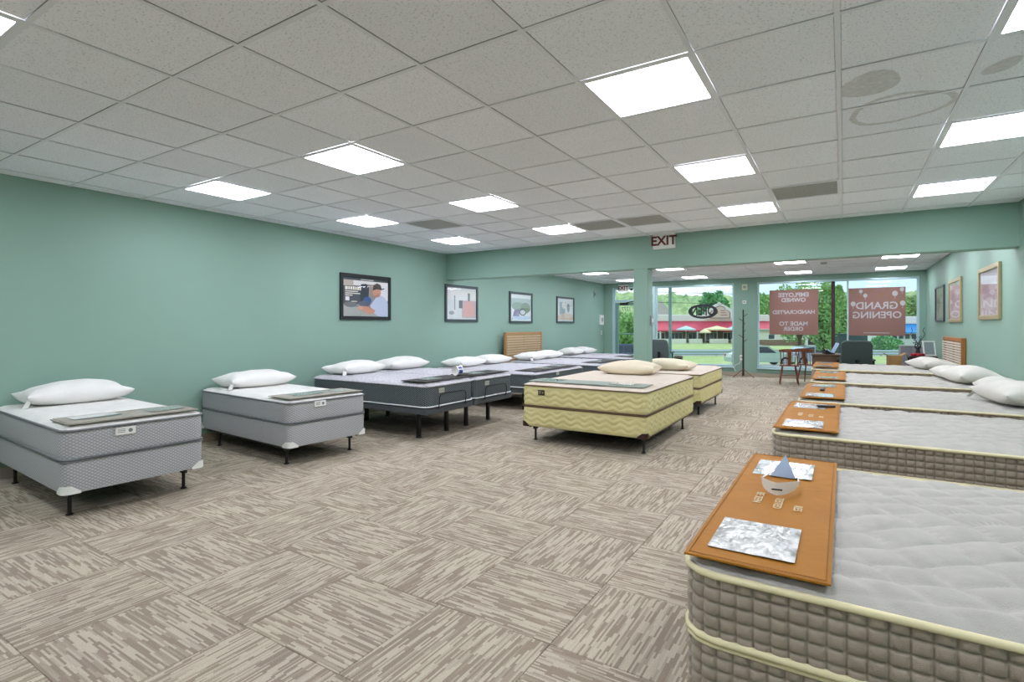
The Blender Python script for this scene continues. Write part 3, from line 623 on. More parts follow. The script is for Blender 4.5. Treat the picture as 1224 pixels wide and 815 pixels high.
# --- charcoal beds along the left wall
for lb, cx, cy, Lx, wd, zb, ht, bar in (('left half of the split king', -5.095, 5.113, 2.05, .925, .40, .695, True), ('right half of the split king', -5.095, 6.060, 2.05, .925, .40, .695, True), ('charcoal king bed behind the split king', -5.13, 8.15, 2.05, 1.88, .37, .625, False), ('charcoal bed with the slatted headboard', -5.02, 10.30, 2.05, 1.53, .37, .625, False), ('farthest charcoal bed near the door', -5.22, 12.62, 2.05, 1.60, .37, .625, False)):
    adjustable_base(f'charcoal adjustable base on black legs, {lb}', (cx, cy, 0), 0, Lx, wd, zb-.08, zb-.006, 'charcoal adjustable bases', bar)
    mattress(f'charcoal woven mattress with pale grey quilted top, {lb}', (cx, cy, zb), 0, Lx, wd, ht-zb, None, M_DARK, 'tuft', M_TOPG, M_PIPEG if not bar else M_TOPG, .045, .08, 'charcoal mattresses', bottom_pipe=M_PIPEW, badge=(-.20 if wd < 1 else -.15, .19, .10, .055, mat('silver_label', '#a8a99f', .5)))
    foot_pad(f'black foot pad with white sleeve, {lb}', (cx+Lx/2-.24, cy, ht+.002), 0, .38, wd-.06 if wd < 1 else wd-.25, M_PADK, [(-.02, -.12 if wd < 1 else -.2, .18, .28, M_SLEEVE)]+([(-.02, .45, .18, .3, M_SLEEVE)] if wd > 1 else []), 'black foot pads', seed=90+int(cy))
PL = [('white pillow on the left half of the split king', -5.84, 5.16, .695, .78, True), ('white pillow on the right half of the split king', -5.86, 6.10, .695, .80, False), ('front white pillow on the king bed behind the split king', -5.86, 7.72, .625, .80, True), ('rear white pillow on the king bed behind the split king', -5.88, 8.62, .625, .82, False),
      ('front white pillow against the slatted headboard', -5.74, 9.95, .625, .76, True), ('rear white pillow against the slatted headboard', -5.76, 10.72, .625, .74, False), ('white pillow on the farthest charcoal bed', -5.90, 12.25, .625, .76, False), ('white pillow half hidden on the farthest charcoal bed', -5.92, 13.06, .625, .72, False)]
for k, (lb, x, y, z, L, tg) in enumerate(PL): pillow(lb, (x, y, z-.004), .04*((-1)**k), L, .46, .19, M_PILL, 100+k, tagged=tg, group='white pillows of the charcoal beds')
rl = thing('paper_roll', 'small white paper ring with blue print standing on the split king pads', 'paper ring', (-4.28, 5.50, .706), -1.75)
n = 24; b = MB()
b.add([(s*.045, (.062 if q else .060)*math.cos(2*PI*i/n), .064+(.062 if q else .060)*math.sin(2*PI*i/n)) for q in (0, 1) for s in (-1, 1) for i in range(n)],
      [(2*n+i, 2*n+(i+1)%n, 3*n+(i+1)%n, 3*n+i) for i in range(n)]+[((i+1)%n, i, n+i, n+(i+1)%n) for i in range(n)]+[(i, (i+1)%n, 2*n+(i+1)%n, 2*n+i) for i in range(n)]+[(n+(i+1)%n, n+i, 3*n+i, 3*n+(i+1)%n) for i in range(n)]); b.obj('ring', M_PAPER, rl, smooth=False)
b = MB(); m_ = mat('blue_print', '#3b58a0', .5)
for i0, i1 in ((-6, -3), (-2, 1), (2, 4)):
    for i in range(i0, i1): a0, a1 = 2*PI*i/n, 2*PI*(i+1)/n; b.add([(x, .0628*math.cos(a), .064+.0628*math.sin(a)) for x, a in ((-.03, a0), (.03, a0), (.03, a1), (-.03, a1))], [(0, 1, 2, 3)])
b.obj('print', m_, rl)

# --- headboards
def headboard(label, loc, rz, wd, z0, z1, nsl, frame_m, slat_m, mid=True, over=False):
    t = thing('headboard', label, 'headboard', loc, rz, None)
    for s in (-1, 1): MB().cbox(-.03, s*(wd/2-.03)-.03, 0, .03, s*(wd/2-.03)+.03, z1, .006).obj('post', frame_m, t)
    MB().cbox(-.025, -wd/2+.06, z1-.07, .025, wd/2-.06, z1-.004, .005).obj('top_rail', frame_m, t)
    MB().cbox(-.025, -wd/2+.06, z0, .025, wd/2-.06, z0+.05, .005).obj('bottom_rail', frame_m, t)
    if mid: MB().cbox(-.006, -.02, z0+.05, .012, .02, z1-.07, .003).obj('centre_stile', frame_m, t)
    st = (z1-.07-z0-.05)/nsl
    MB().cbox(-.020, -wd/2+.06, z0+.05, -.008, wd/2-.06, z1-.07, .002).obj('back_panel', frame_m, t)
    e3 = 0 if over else .06; xo = .031 if over else .0125
    for k in range(nsl): MB().cbox(xo, -wd/2+e3, -st*.34, xo+.012, wd/2-e3, st*.34, .003).obj('slat', slat_m, t, (0, 0, z0+.05+(k+.5)*st), (0, 0, 0))
    return t
headboard('pale wooden headboard with horizontal slats against the left wall', (-6.20, 10.42, 0), 0, 1.62, .45, 1.22, 12, M_WOOD, M_SLAT)
headboard('honey wooden slatted headboard against the right wall', (1.587, 11.68, 0), PI, 1.80, .45, 1.165, 14, M_WOODO, mat('whitewashed_slat', '#d3c7b6', .6), over=True)

# --- yellow beds in the middle
for lb, cx, cy, rz, Lx, wd, ht, k in (('near yellow bed', -2.465, 6.37, -PI/2, 2.05, 1.50, .70, 0), ('far yellow bed', -2.53, 8.98, PI/2, 1.72, 1.46, .66, 1)):
    bed_frame(f'black steel bed frame under the {lb}', (cx, cy, 0), rz, Lx, wd, .19, 'frames of the yellow beds')
    box_spring(f'yellow wavy quilted box spring of the {lb} with dark corner guards', (cx, cy, .19), rz, Lx, wd, .235, 'wave', M_YEL, M_PIPEB, M_DKWOOD, 'yellow box springs')
    mattress(f'yellow wavy quilted mattress with cream top, {lb}', (cx, cy, .425), rz, Lx, wd, ht-.425, 'wave', M_YEL, 'soft', M_TOPC, M_PIPEB, .035, .06, 'yellow mattresses', badge=(-.48, .165, .085, .06, M_INKD) if k == 0 else None, bulge=.004, prad=.007)
foot_pad('sage grey foot pad with a clear sleeve across the near yellow bed', (-2.47, 5.60, .705), -PI/2, .36, 1.38, M_PADG, [(-.02, -.45, .2, .24, M_SLEEVET), (-.02, .42, .22, .30, M_SLEEVE)], seed=130)
pillow('cream pillow at the head of the near yellow bed, before the column', (-2.50, 7.05, .697), -PI/2+.06, .76, .50, .19, M_PILLC, 140, group='cream pillows')
pillow('cream pillow at the head of the far yellow bed, behind the column', (-2.38, 8.52, .657), PI/2-.08, .78, .48, .18, M_PILLC, 141, group='cream pillows')

# ---------------------------------------------------------------- pictures, signs and fittings on the walls
def picture(label, loc, rz, w, h, fw, fm, shapes, bgc, group):
    """framed print; local x runs along the wall, front faces local -y"""
    t = thing('framed_picture', label, 'picture', loc, rz, group)
    f = MB(); f.cbox(-w/2, -.03, -h/2, -w/2+fw, 0, h/2, .003); f.cbox(w/2-fw, -.03, -h/2, w/2, 0, h/2, .003); f.cbox(-w/2+fw, -.03, h/2-fw, w/2-fw, 0, h/2, .003); f.cbox(-w/2+fw, -.03, -h/2, w/2-fw, 0, -h/2+fw, .003); f.obj('frame', fm, t)
    pw, ph = w-2*fw, h-2*fw; b = MB(); ms = [bgc]; b.box(-pw/2, -.010, -ph/2, pw/2, -.004, ph/2, 0)
    for k, (mm, pts) in enumerate(shapes):
        ms.append(mm); yy = -.0101-.0002*k; b.poly([((x-.5)*pw, yy, (y-.5)*ph) for x, y in pts], k+1)
    b.obj('print', ms, t); MB().box(-pw/2, -.0165, -ph/2, pw/2, -.0150, ph/2).obj('glass', M_PGLASS, t)
    return t
def pm(h, r=.6): return mat('print_'+h, '#'+h, r)
def ell(cx, cy, rx, ry, n=20, a0=0, a1=2*PI): return [(cx+rx*math.cos(a0+(a1-a0)*i/n), cy+ry*math.sin(a0+(a1-a0)*i/n)) for i in range(n)]
def rc4(x0, y0, x1, y1): return [(x0, y0), (x1, y0), (x1, y1), (x0, y1)]
sew = [(pm('4b4f57'), rc4(0, .93, 1, 1)), (pm('d9d6d2'), rc4(.38, .950, .66, .972)), (pm('bfb3ab'), rc4(0, .78, .22, .93)), (pm('e6e4e4'), rc4(.22, .80, 1, .93)), (pm('9c8d84'), rc4(.52, .55, .68, .85)), (pm('dfe0e4'), rc4(.80, .42, 1, .84)), (pm('4e545f'), rc4(0, .32, .52, .78)), (pm('3c4350'), [(.36, .40), (.54, .38), (.56, .78), (.50, .86), (.38, .84)]),
       (pm('a9aca9'), [(0, 0), (.80, 0), (.80, .10), (.36, .22), (0, .30)]), (pm('6f7275'), ell(.16, .30, .14, .07)), (pm('3f5e9a'), ell(.52, .42, .09, .10)), (pm('5a6676'), ell(.45, .33, .12, .08)),
       (pm('b9c4dc'), [(.58, .28), (.72, .52), (.80, .60), (.92, .52), (1, .36), (1, 0), (.78, 0), (.66, .10)]), (pm('c58f78'), [(.33, .22), (.40, .27), (.56, .26), (.70, .16), (.66, .08), (.54, .06), (.44, .12)]), (pm('d3a089'), ell(.36, .22, .05, .05)),
       (pm('c9977f'), ell(.735, .66, .095, .14)), (pm('b98570'), [(.65, .56), (.70, .50), (.80, .54), (.80, .62)]), (pm('463f3c'), [(.64, .70), (.66, .84), (.74, .90), (.82, .86), (.85, .76), (.91, .78), (.91, .75), (.84, .72), (.74, .74)]),
       (pm('e9e9e9'), rc4(.05, .40, .13, .50))]
pic1 = picture('framed photograph of a worker in a dark cap and grey shirt sewing', (XL+.002, 5.81, 1.80), PI/2, 1.03, .70, .055, mat('black_frame', '#23272a', .35), sew, pm('8f9092'), 'framed pictures on the left wall')
b = MB(); q = 0
for wdt in (.05, .032, .034, .036, .03, .036, .03): b.box(-.42+q, -.0146, .105, -.42+q+wdt, -.0142, .155); q += wdt+.010
for x0, x1, zz_ in ((-.42, -.17, .075), (-.42, -.13, .045), (-.42, -.28, .015)): b.box(x0, -.0146, zz_, x1, -.0142, zz_+.014)
b.box(-.30, -.0146, -.075, -.19, -.0142, -.065); b.obj('caption', M_INKW, pic1)
M_FRG = mat('slate_frame', '#3d4a4e', .35)
pale1 = [(pm('b9aeb0'), rc4(.5, .05, 1, .6)), (pm('cfa7a3'), [(.55, .1), (.95, .1), (.9, .55), (.7, .62), (.55, .45)]), (pm('d7dad8'), rc4(0, .62, 1, .9)), (pm('8b9499'), rc4(.24, .3, .28, .75)), (pm('6f7b80'), rc4(.4, .35, .52, .6)), (pm('9aa3a4'), ell(.16, .2, .09, .06)), (pm('7f8588'), rc4(.70, .60, .78, .85))]
pale2 = [(pm('a9bdbb'), rc4(0, .55, 1, .85)), (pm('8ea69a'), ell(.35, .55, .3, .16)), (pm('7f9784'), ell(.72, .5, .25, .2)), (pm('8e8fa8'), [(.05, .05), (.4, .05), (.42, .4), (.2, .45)]), (pm('5c6a70'), ell(.58, .33, .17, .13)), (pm('c9d6d4'), ell(.58, .33, .13, .09)), (pm('b9cfe2'), rc4(.1, .05, .95, .18))]
pale3 = [(pm('9fb0b6'), rc4(.12, .3, .5, .85)), (pm('cdbfb2'), [(0, .05), (1, .05), (1, .3), (.5, .38), (0, .25)]), (pm('7f8b90'), ell(.68, .6, .09, .2)), (pm('dcdcd6'), ell(.4, .7, .12, .16))]
picture('framed pale print of an interior, second picture on the left wall', (XL+.002, 8.25, 1.79), PI/2, 1.04, .71, .05, M_FRG, pale1, pm('ced4d6'), 'framed pictures on the left wall')
picture('framed bluish print above the slatted headboard', (XL+.002, 10.49, 1.775), PI/2, 1.02, .71, .05, M_FRG, pale2, pm('d2dcdc'), 'framed pictures on the left wall')
picture('framed pale print closest to the door on the left wall', (XL+.002, 12.79, 1.78), PI/2, 1.05, .70, .05, M_FRG, pale3, pm('ccd6d8'), 'framed pictures on the left wall')
M_GOLD = mat('pale_gold_frame', '#b3a37c', .35, metal=.35)
pk = lambda s: [(pm('c2aeb0'), rc4(0, .5, 1, .8)), (pm('b9aab4'), ell(.4+s, .4, .3, .2)), (pm('d9d2d6'), ell(.6-s, .25, .3, .15)), (pm('a89aa6'), ell(.3, .6, .16, .1)), (pm('cfc5cc'), ell(.7, .62, .2, .1))]
picture('gold framed lilac print, nearest picture on the right wall', (XR-.002, 9.18, 1.79), -PI/2, 1.18, .70, .055, M_GOLD, pk(.1), pm('cac2ca'), 'framed pictures on the right wall')
picture('gold framed pink print in the middle of the right wall pictures', (XR-.002, 11.68, 1.79), -PI/2, 1.18, .74, .055, M_GOLD, pk(.0), pm('d2c6c8'), 'framed pictures on the right wall')
picture('slim grey framed print on the right wall next to the window', (XR-.002, 13.36, 1.79), -PI/2, 1.08, .70, .03, M_FRG, pk(-.1), pm('cfc8cf'), 'framed pictures on the right wall')
def exit_sign(label, loc, w, h, on):
    t = thing('exit_sign', label, 'exit sign', loc, 0, 'exit signs'); MB().cbox(-w/2, -.05, -h/2, w/2, 0, h/2, .006).obj('housing', M_WHITE, t)
    MB().box(-w/2+.014, -.0512, -h/2+.014, w/2-.014, -.0502, h/2-.014).obj('face', mat('exit_face', '#dfe0d8', .5), t)
    link('lettering', text_mesh('EXIT', h*.82, mat('exit_red', '#5e1f1f', .5), False, .006), t, (0, -.0522, 0), (PI/2, 0, 0))
exit_sign('white exit sign with dark red letters on the header beam', (-2.235, YBM, 2.598), .32, .225, True)
exit_sign('white exit sign above the entrance door', (-5.69, YB-.005, 2.50), .32, .2, False)
def wallbox2(name, label, cat, loc, rz, w, h, dpt, m, extra=None):
    t = thing(name, label, cat, loc, rz); MB().cbox(-w/2, -dpt, -h/2, w/2, 0, h/2, .004).obj('housing', m, t)
    if extra: MB().cbox(-w*.28, -dpt-.004, -h*.18, w*.28, -dpt, h*.22, .002).obj('panel', extra, t)
    return t
M_LG = mat('grey_plastic', '#9aa5a6', .5)
wallbox2('thermostat', 'white thermostat on the left wall near the door', 'thermostat', (XL, 15.25, 1.54), PI/2, .26, .30, .05, M_WHITE, M_LG)
wallbox2('light_switch', 'small white switch plate below the thermostat', 'switch', (XL, 15.30, 1.15), PI/2, .08, .12, .01, M_WHITE, M_LG)
wallbox2('door_chime', 'small dark chime box high on the left wall', 'chime', (XL, 14.72, 2.30), PI/2, .08, .16, .04, M_LG, M_INKD)
wallbox2('light_switch', 'pale switch box on the side of the column', 'switch', (-2.49, YBM+.15, 1.44), PI/2, .09, .14, .03, M_LG, M_WHITE)
wallbox2('alarm_horn', 'cream alarm box high on the window pillar', 'alarm', (-2.27, YB-.02, 2.40), 0, .13, .16, .05, mat('cream_plastic', '#cfd3b8', .5), M_LG)
wallbox2('wall_sensor', 'small white sensor under the alarm box on the pillar', 'sensor', (-2.28, YB-.02, 2.00), 0, .09, .09, .03, M_WHITE, M_LG)
wallbox2('power_outlet', 'white power outlet low on the window pillar', 'outlet', (-2.35, YB-.02, .50), 0, .09, .14, .012, M_WHITE, M_LG)
tg = thing('power_cable', 'thin white cable hanging from the pillar outlet', 'cable', (0, 0, 0)); MB().path([(-2.35, YB-.045, .48), (-2.40, YB-.05, .34), (-2.50, YB-.05, .30), (-2.54, YB-.05, .22), (-2.50, YB-.05, .13)], .007, 6).obj('cord', M_WHITE, tg)
sd = thing('smoke_detector', 'round smoke detector on the far ceiling', 'smoke detector', (-.35, 12.55, ZC2)); MB().lathe([(0, -.035), (.045, -.035), (.06, -.02), (.062, 0), (0, 0)], n=18).obj('casing', M_LG, sd)
cm = thing('security_camera', 'small black dome camera beside the far exit sign', 'camera', (-5.42, YB-.001, 2.47)); MB().lathe([(0, -.05), (.03, -.045), (.045, -.02), (.048, 0), (0, 0)], (0, -.06, 0), 16).box(-.02, -.06, -.01, .02, 0, .01).obj('housing', M_BLACK, cm)
# window graphics, seen from behind
M_POST = backlit('brown_vinyl', '#b38f87', .5); M_PTXT = backlit('pale_vinyl_letters', '#e0dfe2', .4)
def poster(label, x0, x1, z0, z1, lines, stars=None):
    t = thing('window_poster', label, 'poster', ((x0+x1)/2, YB-.005, (z0+z1)/2), 0, 'brown window posters'); w, h = x1-x0, z1-z0
    MB().cbox(-w/2, 0, -h/2, w/2, .012, h/2, .002).obj('sheet', M_POST, t)
    for txt, sz, zz in lines: link('lettering', text_mesh(txt, sz, M_PTXT, True, .004), t, (0, -.001, zz*h), (PI/2, 0, 0))
    for (x, z, r, kind) in stars or []:
        b = MB()
        if kind == 'balloon': b.poly([(px, -.0012, pz) for px, pz in ell(0, 0, r*.85, r)]); b.poly([(-.004, -.0012, -r), (.004, -.0012, -r), (.004, -.0012, -r*2), (-.004, -.0012, -r*2)]); mm = M_PTXT
        else:
            b.poly([((r if k % 2 == 0 else r*.42)*math.sin(PI*k/5), -.0012, (r if k % 2 == 0 else r*.42)*math.cos(PI*k/5)) for k in range(10)]); mm = mat('amber_vinyl', '#b08b6c', .7)
        b.obj('balloon' if kind == 'balloon' else 'star', mm, t, (x*w, 0, z*h))
poster('brown window poster with mirrored employee owned handcrafted lettering', -1.67, -.55, 1.13, 2.29, [('EMPLOYEE', .15, .385), ('OWNED', .145, .27), ('HANDCRAFTED', .135, .0), ('MADE TO', .15, -.26), ('ORDER', .14, -.375)])
poster('brown window poster with mirrored grand opening lettering and balloons', .10, 1.23, 1.12, 2.28, [('GRAND', .24, .12), ('OPENING', .225, -.075)],
       [(-.46, .42, .04, 's'), (-.28, .43, .045, 'balloon'), (-.2, .34, .05, 'balloon'), (-.31, .31, .05, 's'), (-.1, .45, .04, 's'), (.08, .35, .055, 's'), (.2, .46, .045, 's'), (.32, .37, .065, 'balloon'), (.44, .45, .05, 'balloon'), (-.42, .17, .06, 'balloon'), (.45, .17, .06, 'balloon'), (.38, .2, .05, 's')])
MB().box(-.26, -.0012, -.52, .26, -.0004, -.505).obj('small_print', M_PTXT, bpy.data.objects['window_poster.001'])
os_ = thing('open_sign', 'black oval open sign hanging in the window, seen mirrored', 'sign', (-3.37, YB+.0, 1.765)); n = 40; RX, RZ = .40, .205
b = MB(); b.v = [(k*RX*math.cos(2*PI*i/n), y, k2*RZ*math.sin(2*PI*i/n)) for y in (0, .02) for k, k2 in ((1, 1), (.78, .70)) for i in range(n)]
b.f = [(i, (i+1)%n, n+(i+1)%n, n+i) for i in range(n)]+[(2*n+(i+1)%n, 2*n+i, 3*n+i, 3*n+(i+1)%n) for i in range(n)]+[((i+1)%n, i, 2*n+i, 2*n+(i+1)%n) for i in range(n)]+[(n+i, n+(i+1)%n, 3*n+(i+1)%n, 3*n+i) for i in range(n)]; b.m = [0]*len(b.f)
b.obj('ring', M_INKD, os_); link('lettering', text_mesh('OPEN', .30, M_INKD, True, .007, extrude=.006), os_, (0, .008, 0), (PI/2, 0, 0), (.84, 1.2, 1))

# ---------------------------------------------------------------- furniture by the windows
ck = thing('coat_rack', 'dark wooden coat rack with pegs before the window pillar', 'coat rack', (-2.25, 15.08, 0), .2)
b = MB(); b.tube((0, 0, .05), (0, 0, 1.76), .027, .019, 12); b.lathe([(0, .03), (.012, .025), (.02, .0), (.016, -.02), (0, -.02)], (0, 0, 1.76), 12); b.obj('pole', M_DKWOOD, ck)
for k in range(3):
    a = 2*PI*k/3-.5; MB().tube((0, 0, .22), (.29*math.cos(a), .29*math.sin(a), .012), .016, .012, 8).obj('leg', M_CHERRY, ck)
for k, z in enumerate((1.60, 1.48, 1.36, 1.18, 1.05, .93)):
    a = k*2.3+.4; MB().tube((0, 0, z), (.12*math.cos(a), .12*math.sin(a), z+.075), .009, .007, 8).obj('peg', M_DKWOOD, ck)
def windsor(label, loc, rz):
    t = thing('windsor_chair', label, 'chair', loc, rz, 'windsor chairs by the window')
    b = MB(); b.prism([(-.20, -.20), (.20, -.18), (.225, 0), (.20, .18), (-.20, .20), (-.225, .1), (-.225, -.1)], .425, .455); b.obj('seat', M_CHERRY, t)
    for sx in (-1, 1):
        for sy in (-1, 1): MB().path([(sx*.13, sy*.13, .43), (sx*.17, sy*.165, .22), (sx*.20, sy*.19, 0)], [.016, .019, .011], 8).obj('leg', M_CHERRY, t)
    for sy in (-1, 1): MB().tube((-.175, sy*.17, .2), (.175, sy*.17, .2), .009, n=8).obj('stretcher', M_CHERRY, t)
    MB().tube((0, -.17, .2), (0, .17, .2), .009, n=8).obj('stretcher', M_CHERRY, t)
    pts = []
    for k in range(7):
        y = -.165+k*.055; o = .03*(1-(y/.17)**2); p0 = (-.19-.02*(1-(y/.17)**2), y, .45); p1 = (-.265-o, y*1.12, .77)
        if k == 3: MB().add([(p0[0]-.006, -.035, .45), (p0[0]-.006, .035, .45), (p1[0]-.006, .045, .77), (p1[0]-.006, -.045, .77), (p0[0]+.006, -.035, .45), (p0[0]+.006, .035, .45), (p1[0]+.006, .045, .77), (p1[0]+.006, -.045, .77)], [(0,1,2,3),(7,6,5,4),(0,4,5,1),(1,5,6,2),(2,6,7,3),(3,7,4,0)]).obj('splat', M_CHERRY, t)
        else: MB().tube(p0, p1, .010 if k in (0, 6) else .007, n=8).obj('spindle', M_CHERRY, t)
    V = []; 
    for k in range(9):
        y = -.215+k*.05375; x = -.265-.035*(1-(y/.215)**2); h = .05+.02*(1-(y/.215)**2); V += [(x-.010, y, .76), (x+.010, y, .76), (x+.008, y, .76+h), (x-.012, y, .76+h)]
    F = []
    for k in range(8):
        for j in range(4): F.append((4*k+j, 4*k+(j+1)%4, 4*k+4+(j+1)%4, 4*k+4+j))
    F += [(3, 2, 1, 0), (32, 33, 34, 35)]; MB().add(V, F).obj('crest_rail', M_CHERRY, t)
windsor('brown spindle back windsor chair standing in front of the other', (-1.09, 13.92, 0), PI/2+.12)
windsor('brown windsor chair half hidden behind its twin beside the desk', (-.70, 14.45, 0), PI/2-.35)
dk = thing('desk', 'dark brown desk behind the farthest tan bed', 'desk', (-.33, 13.35, 0))
MB().cbox(-.27, -.30, .72, .27, .45, .755, .006).obj('top', M_DESK, dk); MB().cbox(-.24, -.27, 0, .22, -.25, .72, .003).obj('modesty_panel', M_DESK, dk)
for s in (-1, 1): MB().cbox(s*.24-.012, -.26, 0, s*.24+.012, .43, .72, .003).obj('side_panel', M_DESK, dk)
ph = thing('desk_phone', 'grey desk phone with raised screen on the dark desk', 'phone', (-.28, 13.22, .755), .3)
MB().prism([(-.09, 0), (.09, 0), (.09, .02), (-.09, .07)], -.10, .10, 'y').obj('base', M_BLACK, ph); MB().cbox(-.02, -.10, 0, .02, .02, .23, .006).obj('screen', M_PAPERB, ph, (.07, .03, .03), (0, .45, 0)); MB().path([(-.06, -.09, .07), (-.06, -.02, .10), (-.06, .06, .095), (-.06, .11, .065)], .017, 8).obj('handset', M_BLACK, ph)
def task_chair(label, loc, rz, m, w, h):
    t = thing('office_chair', label, 'office chair', loc, rz, None)
    b = MB(); P, N, S, tot = rrect(w, h, .10, .05); n = len(P)
    for yy, k in ((-.05, .94), (-.035, 1), (.02, 1), (.04, .94)): b.v += [(x*k, yy-.12*((z*k)/h)+.02*math.cos(x*3), z*k) for x, z in P]
    for r in range(3): b.f += [(r*n+i, r*n+(i+1)%n, (r+1)*n+(i+1)%n, (r+1)*n+i) for i in range(n)]
    b.f += [tuple(range(n-1, -1, -1)), tuple(3*n+i for i in range(n))]; b.m = [0]*len(b.f); b.obj('backrest', m, t, (0, -.20, .62+h/2-.17))
    MB().cbox(-w/2+.02, -.26, .43, w/2-.02, .24, .52, .04).obj('seat', m, t); MB().tube((0, 0, .10), (0, 0, .43), .03).obj('gas_post', M_BLACK, t); MB().cbox(-.03, -.27, .42, .03, -.20, .70, .01).obj('back_bracket', M_BLACK, t)
    for s in (-1, 1): MB().path([(s*(w/2-.02), .05, .46), (s*(w/2+.04), .05, .52), (s*(w/2+.04), .05, .66), (s*(w/2+.04), -.15, .68), (s*(w/2+.04), .16, .68)], .018, 8).obj('armrest', M_BLACK, t)
    for k in range(5):
        a = 2*PI*k/5; o = MB().tube((0, 0, .12), (.28*math.cos(a), .28*math.sin(a), .075), .022, .016, 8).obj('base_arm', M_BLACK, t)
        MB().tube((.28*math.cos(a)-.02, .28*math.sin(a), .03), (.28*math.cos(a)+.02, .28*math.sin(a), .03), .03, n=12).obj('castor', M_BLACK, o)
    return t
M_GRN = mat('dark_green_leather', '#3b4a48', .45, bump=.15, bscale=120)
task_chair('high back dark green office chair behind the farthest tan bed', (.20, 12.72, 0), 0.05, M_GRN, .53, .62)
task_chair('dark grey office chair by the window, right of the column', (-4.02, 13.75, 0), 0, mat('dark_grey_fabric', '#566263', .8), .46, .56)
bn = thing('waste_bin', 'small black bin with olive lid under the oval sign', 'bin', (-3.72, 14.25, 0), .2)
MB().add([(-.08, -.08, 0), (.08, -.08, 0), (.08, .08, 0), (-.08, .08, 0), (-.11, -.11, .48), (.11, -.11, .48), (.11, .11, .48), (-.11, .11, .48)], [(3,2,1,0), (4,5,6,7), (0,1,5,4), (1,2,6,5), (2,3,7,6), (3,0,4,7)]).obj('body', M_BLACK, bn)
MB().cbox(-.115, -.115, .48, .115, .115, .57, .03).obj('lid', mat('olive_plastic', '#55584a', .5), bn)
# corner by the right wall
st = thing('side_table', 'dark side table in the corner by the right wall', 'table', (1.32, 13.35, 0)); MB().cbox(-.22, -.28, .72, .22, .28, .76, .006).obj('top', M_DKWOOD, st)
for sx in (-1, 1):
    for sy in (-1, 1): MB().cbox(sx*.19-.018, sy*.25-.018, 0, sx*.19+.018, sy*.25+.018, .72, .003).obj('leg', M_DKWOOD, st)
fv = thing('dried_branches', 'tall dark curly branches standing on the side table', 'decoration', (1.27, 13.50, .76)); MB().lathe([(0, 0), (.035, 0), (.04, .06), (.028, .12), (.032, .16), (.026, .16)], n=16).obj('vase', M_INKD, fv)
for k in range(6):
    R = random.Random(k); a = k*1.05; ps = [(0, 0, .10)]
    for q in range(1, 8): ps.append((.03*q*math.cos(a)*.6+.035*math.sin(q*1.7+k), .03*q*math.sin(a)*.5+.03*math.cos(q*1.3+k), .10+.066*q-.0035*q*q*(k % 3)))
    MB().path(ps, [.009-.0006*i for i in range(8)], 5).obj('branch', M_INKD, fv)
rb = thing('gift_bow', 'red cloth bundle lying on the side table', 'cloth', (1.24, 13.16, .76)); b = MB(); m_ = mat('red_cloth', '#a81f2a', .6, var='#8a1822', scale=9)
for k, (x, y, r) in enumerate(((-.07, 0, .05), (.0, .02, .055), (.07, -.01, .05), (.02, -.05, .045))): MB().lathe([(0, 0), (r*.8, .004), (r, r*.5), (r*.75, r*1.0), (0, r*1.2)], (x, y, 0), 12).obj('fold', m_, rb)
pf = thing('photo_frame', 'leaning white photo frame on the side table', 'photo frame', (1.44, 13.26, .765), .35); b = MB()
b.cbox(-.11, -.008, 0, -.085, .008, .30, .002); b.cbox(.085, -.008, 0, .11, .008, .30, .002); b.cbox(-.085, -.008, 0, .085, .008, .025, .002); b.cbox(-.085, -.008, .275, .085, .008, .30, .002); b.obj('frame', M_WHITE, pf, rot=(-.2, 0, 0)); MB().box(-.085, -.002, .025, .085, .004, .275).obj('picture', mat('grey_photo', '#8f9a9c', .4), pf, rot=(-.2, 0, 0))
cb = thing('storage_cabinet', 'low grey cabinet under the window in the right corner', 'cabinet', (1.26, 14.75, 0)); MB().cbox(-.20, -.25, .04, .20, .25, .90, .006).obj('body', mat('lilac_grey', '#8b8a94', .6), cb); MB().cbox(-.21, -.26, .90, .21, .26, .925, .004).obj('top', M_LG, cb)
for s in (-1, 1): o = MB().cbox(s*.10-.092, -.262, .07, s*.10+.092, -.25, .88, .003).obj('door', mat('lilac_grey', '#8b8a94', .6), cb); MB().cbox(s*.02-.005, -.275, .5, s*.02+.005, -.262, .6, .002).obj('handle', M_ALU, o)
bx = thing('cardboard_box', 'tan cardboard box standing beside the side table', 'box', (.88, 13.55, 0), .1); m_ = mat('cardboard', '#a4824f', .8, var='#987645', scale=6)
b = MB(); b.box(-.11, -.13, 0, .11, .13, .010); b.box(-.11, -.13, .01, -.104, .13, .74); b.box(.104, -.13, .01, .11, .13, .74); b.box(-.104, -.13, .01, .104, -.124, .74); b.box(-.104, .124, .01, .104, .13, .74); b.obj('body', m_, bx)
for s in (-1, 1): MB().box(0, -.13, 0, .10, .13, .004).obj('flap', m_, bx, (s*.107, 0, .74), (0, -.6 if s > 0 else PI+.6, 0))
cn = thing('paper_cup', 'white and red cup on the window sill by the cabinet', 'cup', (.86, 15.44, .235)); MB().lathe([(0, 0), (.04, 0), (.055, .15), (.05, .15), (.037, .01), (0, .01)], n=16).obj('cup', M_PAPER, cn); MB().lathe([(.056, .10), (.0575, .15), (.06, .155), (.06, .19), (.0, .20)], n=16).obj('lid', mat('red_plastic', '#b7343c', .5), cn)

